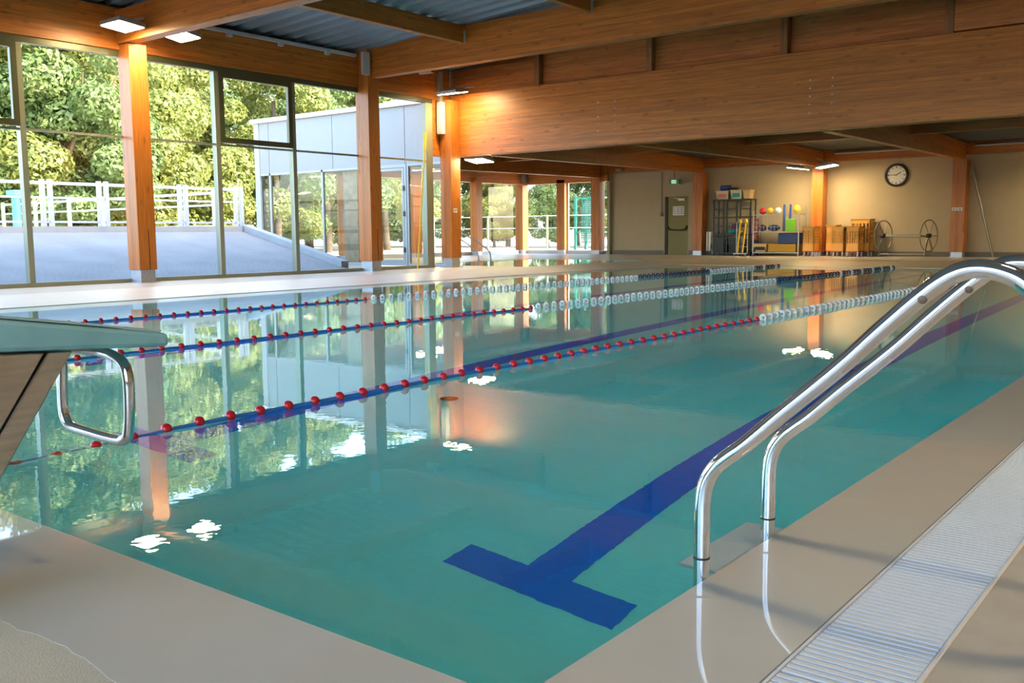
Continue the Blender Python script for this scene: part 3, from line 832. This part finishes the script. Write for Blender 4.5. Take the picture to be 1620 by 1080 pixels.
loop = curve([(-1.70, yh - .12, .68), (-1.66, yh - .03, .662), (-1.58, yh, .655), (-1.50, yh, .648), (-1.44, yh, .63), (-1.418, yh, .59), (-1.418, yh, .50), (-1.43, yh, .425), (-1.455, yh, .395), (-1.51, yh, .388),
    (-1.62, yh, .39), (-1.74, yh, .395), (-1.79, yh, .405), (-1.815, yh, .44), (-1.815, yh, .52), (-1.81, yh, .60), (-1.80, yh - .03, .68)], 5)
MB().tube(loop, .0165, 12).build('backstroke_grip', M['steel'], sbk)

# ------------------------------------------------------------------ pool ladder: two handrails and steps
def rail(y, label):
    pts = [(-.022, y, -1.05), (-.022, y, -.5), (-.022, y, .0), (-.022, y, .15), (-.02, y, .235), (-.008, y, .29), (.02, y, .335), (.06, y, .372), (.11, y, .413), (.21, y, .508), (.30, y, .590), (.38, y, .665),
           (.46, y, .747), (.54, y, .825), (.60, y, .877), (.645, y, .903), (.69, y, .911), (.74, y, .902), (.785, y, .878), (.84, y, .82), (.88, y, .72), (.895, y, .55), (.895, y, .2), (.895, y, .0)]
    t = thing('handrail', (.44, y, 0), label, 'handrail', 'pool ladder handrails')
    MB().tube(curve(pts, 6), .0235, 18).build('tube', M['steel'], t)
    MB().lathe((.895, y, 0), (0, 0, 1), [(0, .05), (.012, .05), (.018, .03), (.02, .022)], 18).build('flange', M['steel'], t)
    MB().lathe((-.022, y, .055), (0, 0, 1), [(0, .0242), (.006, .0242)], 18).build('tube_joint', M['dark'], t)
    nn = Vector((.30, -.86, -.40)).normalized()
    pc = Vector((.56, y, .843)) + nn * .0215
    MB().lathe(pc, nn, [(0, .0115), (.0025, .0105), (.003, 0)], 12).build('screw_cap', M['cap'], t)
rail(.92, 'polished steel ladder handrail nearer the camera')
rail(1.40, 'polished steel ladder handrail behind the nearer one')
for k, z in enumerate((-.07, -.37, -.67)):
    t = bx(-.17, -.03, 1.05, 1.57, z - .03, z).build('ladder_step', M['step'], bevel=.01)
    tag(t, ('pale ladder step just under water between the handrails', 'second pale ladder step under water', 'third pale ladder step under water')[k], 'step', 'ladder steps')

# ------------------------------------------------------------------ overflow grating
struct(MB().box(CX1, GX1, -.47, 25.0, -.06, -.04).build('trim_5', M['gutter']))
y0 = -.47
bar_me = MB().box(-.13, .13, -.0085, .0085, -.02, .0).mesh('bar', (0, 0, 0)); bar_me.materials.append(M['grate'])
pitch = .0265
names = ['nearest', 'second nearest', 'third nearest', 'fourth nearest', 'fifth nearest']
for i in range(5):
    a, b = y0 + i * .95, y0 + (i + 1) * .95 - .006
    t = thing('grate_section', ((CX1 + GX1) / 2, (a + b) / 2, 0), f'white slatted gutter grate section along the pool edge, {names[i]} to the camera', 'grate', 'gutter grate sections')
    for s in (CX1 + .004, GX1 - .012):
        bx(s, s + .008, a, b, -.03, .001).build('edge_strip', M['grate'], t)
    n_ = int((b - a) / pitch)
    for k in range(n_):
        o = bpy.data.objects.new('bar', bar_me); COL.objects.link(o); o.parent = t
        o.location = (0, a + (k + .5) * (b - a) / n_ - (a + b) / 2, 0)
mb = MB(); y = y0 + 5 * .95
far_g = thing('grate_run', ((CX1 + GX1) / 2, 14, 0), 'far run of the white gutter grate beyond the ladder', 'grate')
while y < 25: 
    mb.box(CX1 + .02, GX1 - .02, y, y + .017, -.02, .0); y += pitch
tag(mb.build('bars', M['grate'], far_g), kind='stuff')
for s in (CX1 + .004, GX1 - .012):
    bx(s, s + .008, y0 + 4.75, 25, -.03, .001).build('edge_strip', M['grate'], far_g)

# ------------------------------------------------------------------ lane ropes
def rope_z(y): return .012 - .10 * max(0, (1.5 - y) / 1.5) ** 1.6
red_me = MB().lathe((0, 0, 0), (0, 1, 0), [(-.028, .0), (-.027, .012), (-.02, .024), (-.008, .031), (.008, .031), (.02, .024), (.027, .012), (.028, 0)], 12).mesh('float', (0, 0, 0))
red_me.materials.append(M['red'])
cup = [(-.006, .015), (-.022, .030), (-.027, .040), (-.018, .048), (.018, .048), (.027, .040), (.022, .030), (.006, .015)]
wh_me = MB().lathe((0, 0, 0), (0, 1, 0), cup, 14).mesh('float', (0, 0, 0)); wh_me.materials.append(M['floatwhite'])
bl_me = MB().lathe((0, 0, 0), (0, 1, 0), cup, 12).mesh('float', (0, 0, 0)); bl_me.materials.append(M['floatblue'])
for k, lb in ((1, 'lane rope with red then white floats nearest the camera'), (2, 'middle lane rope with red, white and navy floats'), (3, 'lane rope with red, white and navy floats nearest the windows')):
    x = -W * k / 4
    t = thing('lane_rope', (x, 12.5, 0), lb, 'lane rope', 'lane ropes')
    pts = [(x + .012 * math.sin(j * .9 + k), .05 + j * .3, rope_z(.05 + j * .3) - (.004 if .05 + j * .3 < 8.6 else .03)) for j in range(84)]
    MB().tube(pts, .0125, 8).build('rope', M['rope'], t)
    y = .385 + k * .02; j = 0
    while y < 24.8:
        if y < 8.7: me = red_me
        elif y < 16.9: me = wh_me
        elif y < 20.3: me = bl_me
        elif y < 23.2 and k == 3: me = wh_me
        else: me = bl_me if (j % 4) else wh_me
        o = bpy.data.objects.new('float', me); COL.objects.link(o); o.parent = t
        o.location = (.012 * math.sin((y - .05) * 3 + k) * 1.0, y - 12.5, rope_z(y) + (.004 if y < 8.7 else .010))
        o.rotation_euler = (random.uniform(-.12, .12), 0, random.uniform(-.12, .12))
        y += .1945; j += 1

# small ladder rails at the little pool
for i, (yy, lb) in enumerate(((21.3, 'thin steel rail at the small pool, nearer one'), (21.9, 'thin steel rail at the small pool, farther one'))):
    tag(MB().tube(curve([(-17.9, yy, D - .3), (-17.9, yy, .3), (-18.1, yy, .55), (-18.9, yy, .95), (-19.2, yy, .98), (-19.35, yy, .85), (-19.4, yy, D)], 4), .022, 8).build('pool_handrail', M['pipe']), lb, 'handrail', 'small pool rails')

# ------------------------------------------------------------------ equipment along the far wall
def caster(mb, x, y, z=D, r=.05):
    return mb.lathe((x - .015, y, z + r), (1, 0, 0), [(0, 0), (0, r), (.03, r), (.03, 0)], 10)
YE = 30.95
rk = thing('shelving_rack', (-13.92, YE + .2, D), 'tall black plastic shelving rack with ladder sides by the far wall', 'rack')
for (a, b) in ((-14.63, -14.24), (-14.10, -13.72), (-13.58, -13.19)):
    m1 = MB()
    for x in (a, b): m1.box(x - .025, x + .025, YE - .02, YE + .02, D, 2.15)
    for z in (.55, 1.18, 1.80): m1.box(a, b, YE - .012, YE + .012, z, z + .035)
    m1.build('ladder_frame', M['rack'], rk)
for x in (-14.63, -13.19):
    bx(x - .02, x + .02, YE + .4, YE + .44, D, 2.15).build('rear_post', M['rack'], rk)
for z in (.2, .86, 1.5, 2.13):
    bx(-14.66, -13.16, YE - .03, YE + .46, z, z + .045).build('shelf', M['rack'], rk)
def tub(name, x0, x1, y0, y1, z0, z1, m, label, cat='box', group=None, fill=None, flare=.04):
    t = thing(name, ((x0 + x1) / 2, (y0 + y1) / 2, z0), label, cat, group)
    mb = MB(); w = .012
    lo = [(x0 + flare, y0 + flare, z0), (x1 - flare, y0 + flare, z0), (x1 - flare, y1 - flare, z0), (x0 + flare, y1 - flare, z0)]
    hi = [(x0, y0, z1), (x1, y0, z1), (x1, y1, z1), (x0, y1, z1)]
    ins = [(x0 + w, y0 + w, z1), (x1 - w, y0 + w, z1), (x1 - w, y1 - w, z1), (x0 + w, y1 - w, z1)]
    bot = [(x + (w if i in (0, 3) else -w), y + (w if i < 2 else -w), z0 + w) for i, (x, y, z) in enumerate(lo)]
    mb.add(lo + hi + ins + bot, [(3, 2, 1, 0)] + [(i, (i + 1) % 4, 4 + (i + 1) % 4, 4 + i) for i in range(4)] +
           [(4 + i, 4 + (i + 1) % 4, 8 + (i + 1) % 4, 8 + i) for i in range(4)] + [(8 + i, 8 + (i + 1) % 4, 12 + (i + 1) % 4, 12 + i) for i in range(4)] + [(12, 13, 14, 15)])
    mb.build('shell', m, t)
    frame_rect2 = MB()
    for (a0, a1, b0, b1) in ((x0 - .015, x1 + .015, y0 - .015, y0), (x0 - .015, x1 + .015, y1, y1 + .015), (x0 - .015, x0, y0, y1), (x1, x1 + .015, y0, y1)):
        frame_rect2.box(a0, a1, b0, b1, z1 - .03, z1)
    frame_rect2.build('rim', m, t)
    if fill:
        bx(x0 + .07, x1 - .07, y0 - .002 + flare * .4, y1 - .06, z0 + .07, z1 - .08).build('contents', fill, t)
    return t
zt2 = 2.175
tub('storage_tub', -14.56, -14.08, YE, YE + .38, zt2, zt2 + .31, M['clearbox'], 'milky tub with pink floats on top of the black rack, left', 'tub', 'tubs on the rack', M['pink'])
tub('storage_tub', -13.99, -13.55, YE, YE + .38, zt2, zt2 + .33, M['clearbox'], 'milky tub with blue floats on top of the black rack, middle', 'tub', 'tubs on the rack', M['tealfoam'])
tub('storage_tub', -13.51, -13.22, YE, YE + .38, zt2, zt2 + .33, M['tan'], 'yellowish tub on top of the black rack, right', 'tub', 'tubs on the rack')
tag(MB().tube([(-14.45, YE + .2, zt2 + .42), (-14.05, YE + .2, zt2 + .42)], .10, 10).build('mat_roll', M['blue']), 'blue rolled mat lying across the tubs on the rack', 'mat')
tag(bx(-14.15, -13.8, YE + .06, YE + .3, zt2 + .34, zt2 + .42).build('folded_bag', M['dark'], bevel=.02), 'dark folded bag beside the blue roll on the tubs', 'bag')
for i, (a, b, lb) in enumerate(((-14.6, -14.15, 'black bin on the bottom shelf of the black rack, left'), (-14.05, -13.75, 'black bin on the bottom shelf of the black rack, middle'), (-13.65, -13.45, 'grey bin on the bottom shelf of the black rack, right'))):
    tub('bin', a, b, YE - .01, YE + .38, .246, .246 + .55, M['black'] if i < 2 else M['gutter'], lb, 'bin', 'bins on the rack')
for (x, z, r, m_, nm, lb) in ((-13.98, 1.01, .10, 'tealfoam', 'ball', 'teal ball on the middle rack shelf'), (-13.72, 1.02, .11, 'blue', 'ball', 'blue ball on the middle rack shelf'), (-13.56, 1.0, .09, 'yellow', 'ball', 'yellow ball on the middle rack shelf'),
                       (-13.84, 1.20, .10, 'purple', 'ball', 'purple ball resting on the others on the rack'), (-13.66, 1.22, .10, 'blue', 'ball', 'upper blue ball resting on the others on the rack'), (-13.86, .99, .07, 'tealfoam', 'ball', 'smaller teal ball on the middle rack shelf')):
    tag(MB().ball((x, YE + .05, z), r, 12).build(nm, M[m_]), lb, 'ball', 'balls on the rack')
kb = thing('kickboard_stack', (-14.78, YE + .1, D), 'pale kickboards leaning against the left side of the black rack', 'kickboards')
for k in range(3):
    MB().tube(curve([(-14.84 + k * .045, YE + .1, 1.0), (-14.80 + k * .045, YE + .1, .6), (-14.70 + k * .03, YE + .1, D + .02)], 4), .02, 6).box(-14.86 + k * .045, -14.83 + k * .045, YE - .1, YE + .3, .3, 1.0).build('board', M['floatwhite'] if k != 1 else M['gutter'], kb)

nc = thing('noodle_trolley', (-13.28, YE - .4, D), 'small wheeled trolley holding yellow foam bars before the rack', 'trolley')
yn = YE - .45
m1 = MB()
for x in (-13.5, -13.08): m1.box(x - .015, x + .015, yn - .015, yn + .015, .22, 1.35)
for z in (.45, .75, 1.05, 1.32): m1.box(-13.5, -13.08, yn - .01, yn + .01, z, z + .025)
m1.build('ladder_frame', M['cart'], nc)
bx(-13.54, -13.04, yn - .2, yn + .25, .2, .235).build('base', M['cart'], nc)
for x in (-13.5, -13.1): caster(MB(), x, yn - .15).build('caster', M['cart'], nc); caster(MB(), x, yn + .2).build('caster', M['cart'], nc)
for i, (xa, xb) in enumerate(((-13.42, -13.34), (-13.23, -13.12))):
    tag(MB().tube([(xa, yn - .09, .25), (xb, yn - .05, 1.42)], .035, 8).ball((xb, yn - .05, 1.36), .07, 8, (1, 1, 1.4)).build('foam_bar', M['yellow']), ('yellow foam bar standing in the small trolley, left', 'yellow foam bar standing in the small trolley, right')[i], 'foam bar', 'yellow foam bars')
rd = thing('red_foam_stack', (-12.95, YE - .1, D), 'upright stack of red foam blocks between the trolleys', 'foam blocks')
for k in range(7):
    bx(-13.02, -12.87 + .01 * (k % 2), YE - .2, YE, D + .01 + k * .19, D + .19 + k * .19).build('foam_block', M['red'] if k > 2 else M['purple'], rd)

fc = thing('float_cart', (-12.05, YE - .1, D), 'wide wheeled metal cart loaded with coloured floats', 'cart')
x0, x1, ya, yb = -12.85, -11.2, YE - .5, YE + .1
for x in (x0, x1):
    for y in (ya, yb):
        caster(MB().box(x - .02, x + .02, y - .02, y + .02, D + .1, 1.85 if y == yb else 1.72), x, y).build('post', M['cart'], fc)
for z in (.24, .97, 1.56):
    bx(x0, x1, ya, yb, z, z + .03).build('shelf', M['cart'], fc)
wm = MB()
for z in (1.15, 1.32, 1.48, 1.70): wm.box(x0, x1, ya - .006, ya + .006, z, z + .012)
for k in range(12): wm.box(x0 + .12 + k * .13, x0 + .132 + k * .13, ya - .006, ya + .006, 1.0, 1.56)
wm.build('wire_front', M['cart'], fc)
bk = tub('basket', -12.84, -12.33, ya - .06, yb - .2, .275, .275 + .30, M['tan'], 'beige slatted basket on the lowest shelf of the float cart', 'basket', None, M['dark'], .09)
tag(bx(-12.3, -11.3, ya, yb - .05, .275, .56).build('foam_mat', M['mustard'], bevel=.03), 'mustard foam mat on the lowest shelf of the float cart', 'mat')
tag(bx(-12.7, -12.0, ya + .1, yb - .05, .58, .93).build('kit_bag', M['dark'], bevel=.05), 'dark kit bag behind the basket under the middle cart shelf', 'bag') if False else None
tag(bx(-11.95, -11.25, ya + .02, yb - .05, .565, .94).build('kit_box', M['boxblue'], bevel=.03), 'blue box lying on the mustard mat in the cart', 'box')
for i, (x, m_, nm, lb) in enumerate(((-12.60, 'red', 'ball', 'red ball on top of the float cart'), (-12.33, 'yellow', 'ball', 'yellow ball on top of the float cart'), (-12.03, 'floatwhite', 'ball', 'white ball on top of the float cart'))):
    tag(MB().ball((x, ya + .2, 1.59 + .12), .12, 12).build(nm, M[m_]), lb, 'ball', 'balls on the cart')
tag(MB().ball((-11.35, ya + .2, 1.75), .16, 10, (.8, .6, 1)).build('yellow_buoy', M['yellow']), 'yellow buoy at the right end of the cart top', 'buoy')
for i, (a, b, m_, lb) in enumerate(((-12.75, -12.45, 'purple', 'purple float on the middle cart shelf'), (-12.42, -11.95, 'blue', 'dark blue float on the middle cart shelf'))):
    tag(MB().ball(((a + b) / 2, ya + .22, 1.0 + .12), (b - a) / 2, 10, (1, .8, .8 if i == 0 else .5)).build('foam_float', M[m_]), lb, 'float', 'floats in the cart')
for i, x in enumerate((-11.72, -11.50)):
    tag(MB().tube([(x, ya - .05, (1.0, 1.3)[i]), (x + .02, ya - .05, 1.92)], .04, 8).build('pool_noodle', M['blue']), ('blue noodle upright at the cart front, left', 'blue noodle upright behind the lime board')[i], 'noodle', 'blue noodles')
tag(bx(-11.62, -11.28, ya - .12, ya - .08, .99, 1.42).build('lime_board', M['lime'], bevel=.015), 'lime green board standing at the front of the cart', 'board')

def trolley(x0, x1, y0, y1, z1, label):
    t = thing('crate_trolley', ((x0 + x1) / 2, (y0 + y1) / 2, D), label, 'trolley', 'orange crate trolleys')
    zb_ = D + .13
    m1 = MB()
    for (a0, a1, b0, b1) in ((x0, x1, y0, y0 + .02), (x0, x1, y1 - .02, y1), (x0, x0 + .02, y0, y1), (x1 - .02, x1, y0, y1)):
        m1.box(a0, a1, b0, b1, zb_ + .06, zb_ + .32)
        m1.box(a0, a1, b0, b1, z1 - .12, z1)
        n_ = 5; zz0, zz1 = zb_ + .32, z1 - .12
        for k in range(n_ + 1):
            if a1 - a0 > .1:
                c_ = a0 + .02 + (a1 - a0 - .04) * k / n_; m1.box(c_ - .02, c_ + .02, b0, b1, zz0, zz1)
            else:
                c_ = b0 + .02 + (b1 - b0 - .04) * k / n_; m1.box(a0, a1, c_ - .02, c_ + .02, zz0, zz1)
        for k in (1, 2, 3):
            z = zz0 + (zz1 - zz0) * k / 4; m1.box(a0, a1, b0, b1, z - .015, z + .015)
    m1.build('slatted_crate', M['orange'], t)
    bx(x0, x1, y0, y1, zb_ + .03, zb_ + .06).build('red_base', M['red'], t)
    bx(x0 - .03, x1 + .03, y0 - .02, y1 + .02, z1, z1 + .03).build('rim', M['mustard'], t)
    for x in (x0 + .05, x1 - .05):
        for y in (y0 + .06, y1 - .06): caster(MB().box(x - .02, x + .02, y - .02, y + .02, D + .09, zb_ + .04), x, y).build('caster', M['floatwhite'], t)
trolley(-11.02, -10.62, 30.35, 30.85, 1.13, 'orange crate trolley mostly left of the column')
trolley(-10.42, -10.09, 30.9, 31.4, 1.17, 'orange crate trolley right behind the column')
trolley(-10.05, -9.65, 30.45, 30.95, 1.11, 'orange crate trolley in the middle of the row')
trolley(-9.58, -9.14, 30.45, 30.95, 1.11, 'orange crate trolley right in front of the taller one')
trolley(-9.60, -8.97, 31.0, 31.45, 1.36, 'taller orange crate trolley standing at the wall')

re_ = thing('rope_reel', (-7.75, 30.7, D), 'steel lane rope reel with two spoked wheels on a stand', 'reel')
for x in (-8.44, -7.03):
    ring = [(x + .16 * math.cos(a) * 1.0, 30.7 + .42 * math.cos(a), .82 + .50 * math.sin(a)) for a in [i * 2 * math.pi / 28 for i in range(29)]]
    w_ = MB().tube(ring, .02, 6, cap=False)
    for k in range(6):
        a = k * math.pi / 3
        w_.tube([(x, 30.7, .82), (x + .16 * math.cos(a), 30.7 + .42 * math.cos(a), .82 + .50 * math.sin(a))], .011, 5)
    w_.build('wheel', M['reel'], re_)
    MB().lathe((x - .07, 30.7, .82), (1, 0, 0), [(0, 0), (0, .07), (.14, .07), (.14, 0)], 12).build('hub', M['black'], re_)
    MB().tube([(x, 30.7, .80), (x - .06, 30.45, D + .03)], .022, 6).tube([(x, 30.7, .80), (x + .1, 30.95, D + .03)], .022, 6).build('stand_leg', M['reel'], re_)
MB().tube([(-8.44, 30.7, .82), (-7.03, 30.7, .82)], .045, 10).build('axle', M['cart'], re_)
MB().tube([(-8.46, 30.5, D + .1), (-7.05, 30.5, D + .1)], .02, 6).build('tie_bar', M['cart'], re_)

# ------------------------------------------------------------------ outdoors
gz = .10
XS = -20.45
gm = MB()
def quad(mb, x0, x1, y0, y1, z): mb.add([(x0, y0, z), (x1, y0, z), (x1, y1, z), (x0, y1, z)], [(0, 1, 2, 3)])
quad(gm, -90, -24.05, 14.5, 110, gz); quad(gm, -24.05, 60, 31.8, 110, gz); quad(gm, -24.05, -15.75, 14.5, 17.7, gz)
quad(gm, -90, XS, -40, 14.5, 1.17); quad(gm, -90, 60, -60, -8.3, -.05); quad(gm, 8.3, 60, -8.3, 31.8, -.05)
struct(gm.build('ground', M['sand'], base=(0, 0, 0)))
struct(MB().hexa([(XS, -8, -.3), (-15.78, -8, -.3), (-15.78, 14.5, -.3), (XS, 14.5, -.3)], [(XS, -8, 1.12), (-15.78, -8, .03), (-15.78, 14.5, .03), (XS, 14.5, 1.12)]).build('ground_slope', M['slope']), 'grey asphalt bank rising outside the hall windows', None)
rw = thing('retaining_wall', (XS, 3, 1.0), 'pale concrete kerb along the top of the asphalt bank', 'kerb')
bx(XS - .25, XS + .05, -8, 14.4, .9, 1.25).build('kerb', M['concrete'], rw)
tag(MB().hexa([(XS, 14.42, -.2), (-16.55, 14.42, -.2), (-16.55, 14.66, -.2), (XS, 14.66, -.2)], [(XS, 14.42, 1.30), (-16.55, 14.42, .36), (-16.55, 14.66, .36), (XS, 14.66, 1.30)]).build('sloping_parapet', M['concrete'], bevel=.01),
    'pale concrete parapet sloping down beside the asphalt bank', 'parapet')
# terrace railings
def railing(name, pts, label, double=True, zt=2.26):
    t = thing(name, pts[0], label, 'railing', 'terrace railings')
    for i in range(len(pts)):
        p = Vector(pts[i]); q = Vector(pts[min(i + 1, len(pts) - 1)]) if i < len(pts) - 1 else None
        d = (Vector(pts[1]) - Vector(pts[0])).normalized()
        for s in ((-.09, .09) if double else (0,)):
            c_ = p + d * s
            bx(c_.x - .045, c_.x + .045, c_.y - .045, c_.y + .045, p.z, zt + .05).build('post', M['railing'], t)
        if q is not None:
            for z, h in ((zt - .03, .07), (zt - .36, .05), (p.z + .1, .05)):
                MB().bar((p.x, p.y, z), (q.x, q.y, z), .05, h).build('rail', M['railing'], t)
    return t
zk = 1.25
railing('terrace_railing', [(XS - .1, y, zk) for y in (4.0, 5.7, 7.4, 9.2, 10.55, 12.7, 14.4)], 'white railing along the top of the asphalt bank')
railing('terrace_railing', [(x, 14.2 - .02 * (x + 20), 1.17) for x in (-21.4, -22.8, -25.2, -27.4, -29.6, -32.0, -34.5)], 'white railing running back from the bank corner', False, 2.2)
bp_ = thing('shower_post', (-27.0, 11.5, 1.17), 'sky blue post on the sunny terrace behind the railings', 'post')
MB().tube([(-27, 11.5, 1.17), (-27, 11.5, 2.25)], .12, 10).build('post', M['bluepost'], bp_)
bx(-27.25, -26.75, 11.35, 11.65, 2.2, 2.35).build('head', M['bluepost'], bp_)
# far yard: low rail fence and green frame
fy = thing('yard_fence', (-26, 39, gz), 'thin two rail fence across the sandy yard', 'fence')
for x in range(-44, -12, 4): bx(x - .04, x + .04, 38.96, 39.04, gz, 1.95).build('post', M['frame'], fy)
for z in (1.25, 1.88): bx(-44, -12.5, 38.98, 39.02, z, z + .035).build('rail', M['white'], fy)
gf = thing('climbing_frame', (-26.5, 41, gz), 'green net frame standing in the sunny yard', 'frame')
for x in (-27.3, -25.8):
    for y in (40.6, 41.6): bx(x - .06, x + .06, y - .06, y + .06, gz, 2.9).build('post', M['goal'], gf)
for z in (1.0, 1.9, 2.8):
    MB().box(-27.3, -25.8, 40.57, 40.63, z, z + .07).box(-27.3, -25.8, 41.57, 41.63, z, z + .07).box(-27.33, -27.27, 40.6, 41.6, z, z + .07).box(-25.83, -25.77, 40.6, 41.6, z, z + .07).build('rail', M['goal'], gf)
net = MB()
for k in range(14): net.box(-27.2 + k * .1, -27.165 + k * .1, 41.04, 41.07, gz + .3, 2.75)
for k in range(22): net.box(-27.25, -25.85, 41.04, 41.07, gz + .4 + k * .11, gz + .435 + k * .11)
tag(net.build('net', M['goal'], gf), kind='stuff')

# trees: each one a trunk with limbs and a crown of single leaves
def leaf_mesh(name, blobs, nleaf, size, material, seed):
    r = np.random.default_rng(seed)
    c = np.array([b[:3] for b in blobs]); rad = np.array([b[3] for b in blobs])
    pr = rad ** 2 / (rad ** 2).sum()
    idx = r.choice(len(blobs), nleaf, p=pr)
    d = r.normal(size=(nleaf, 3)); d /= np.linalg.norm(d, axis=1)[:, None]
    rr = rad[idx] * (1 - .35 * r.random(nleaf) ** 2)
    p = c[idx] + d * rr[:, None] * np.array([1, 1, .75])
    nrm = d + r.normal(scale=.55, size=(nleaf, 3)) + np.array([0, 0, .35]); nrm /= np.linalg.norm(nrm, axis=1)[:, None]
    a = np.cross(nrm, r.normal(size=(nleaf, 3))); a /= np.linalg.norm(a, axis=1)[:, None]
    b = np.cross(nrm, a)
    s = size * (.6 + .8 * r.random(nleaf))[:, None]
    v = np.stack([p - a * s, p + b * s * .45, p + a * s, p - b * s * .45], 1).reshape(-1, 3)
    me = bpy.data.meshes.new(name)
    f = np.arange(nleaf * 4).reshape(-1, 4)
    me.from_pydata(v.tolist(), [], f.tolist())
    me.materials.append(material)
    return me
def blobs(seed, h, w, n):
    r = np.random.default_rng(seed); out = []
    for i in range(n):
        t = r.random(); z = h * (.12 + .85 * t)
        wr_ = w * (1 - .55 * max(0, t - .35) / .65) * (.75 + .25 * min(1, t / .25))
        a = r.random() * 6.283; q = wr_ * math.sqrt(r.random()) * .9
        out.append((q * math.cos(a), q * math.sin(a), z, w * (.20 + .16 * r.random())))
    return out
protos = []
for k in range(3):
    bl = blobs(20 + k, (11.5, 10.0, 12.5)[k], (3.9, 4.2, 3.6)[k], 40)
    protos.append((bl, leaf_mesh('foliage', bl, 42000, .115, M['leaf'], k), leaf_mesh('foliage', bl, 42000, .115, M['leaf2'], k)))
def tree(x, y, z, k, green, sc, rot, label, group):
    t = thing('tree', (x, y, z), label, 'tree', group)
    t.rotation_euler = (0, 0, rot); t.scale = (sc, sc, sc)
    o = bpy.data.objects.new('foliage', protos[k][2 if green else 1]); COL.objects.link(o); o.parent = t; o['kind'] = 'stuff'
    mb = MB().tube(curve([(0, 0, 0), (.1, .05, 2), (0, .1, 5), (.1, 0, 8.5)], 4), [.24 - .012 * i for i in range(13)], 8)
    mb.tube([(0, 0, 2.6), (1.2, .6, 4.6), (2.0, 1.2, 6)], [.11, .08, .03], 6).tube([(0, 0, 3.4), (-1.2, -.8, 5.4), (-2.0, -1, 7)], [.1, .07, .03], 6).tube([(0, .1, 4.2), (.3, -1.5, 6), (.4, -2.2, 7.4)], [.1, .06, .03], 6)
    me = mb.mesh('trunk', (0, 0, 0)); me.materials.append(M['bark'])
    o = bpy.data.objects.new('trunk', me); COL.objects.link(o); o.parent = t
front = ((11.0, 'in the front row at the far left edge, cut by it'), (14.4, 'in the front row behind the left vent window'), (17.4, 'in the front row left of the lamp column'), (20.6, 'in the front row just right of the lamp column'),
         (24.0, 'in the front row behind the second vent window'), (27.6, 'in the front row above the corner of the white facade'), (32.0, 'in the front row rising over the white facade'), (37.5, 'in the front row rising behind the second column'))
for i, (y, lb) in enumerate(front):
    tree(-37 - 1.5 * math.sin(i * 2.1), y, 1.0 if y < 14 else gz, i % 3, i % 4 == 2, .92 + .08 * math.sin(i), i * 1.3, 'yellow green broadleaf tree ' + lb, 'trees beyond the terrace')
for i, y in enumerate((10, 15, 20, 25.5, 31, 37, 43)):
    tree(-44.5, y, gz, (i + 1) % 3, i % 2 == 0, 1.22, i * 2.1 + .7, 'taller broadleaf tree in the back row, ' + ('leftmost', 'second from left', 'third from left', 'in the middle', 'third from right', 'second from right', 'rightmost')[i], 'back row of trees')
yard = ((-60, 50), (-54, 52), (-49, 51), (-44.5, 53), (-40, 51), (-35.5, 53), (-31, 51), (-26.5, 53), (-22, 52))
ordn = ('leftmost', 'second from left', 'third from left', 'fourth from left', 'in the middle', 'fourth from right', 'third from right', 'second from right', 'rightmost')
for i, (x, y) in enumerate(yard):
    tree(x, y, gz, i % 3, i % 3 != 1, .85, i * 1.9, 'green broadleaf tree at the back of the sandy yard, ' + ordn[i], 'trees behind the yard')
for i, (x, y) in enumerate(((-57, 46), (-50, 47), (-43.5, 46.5), (-38, 47), (-33, 46), (-28.5, 47), (-24, 46.5))):
    tree(x, y, gz, (i + 2) % 3, i % 2 == 0, .46, i * 1.1, 'low leafy tree at the front of the yard trees, ' + ('leftmost', 'second from left', 'third from left', 'in the middle', 'third from right', 'second from right', 'rightmost')[i], 'low yard trees')
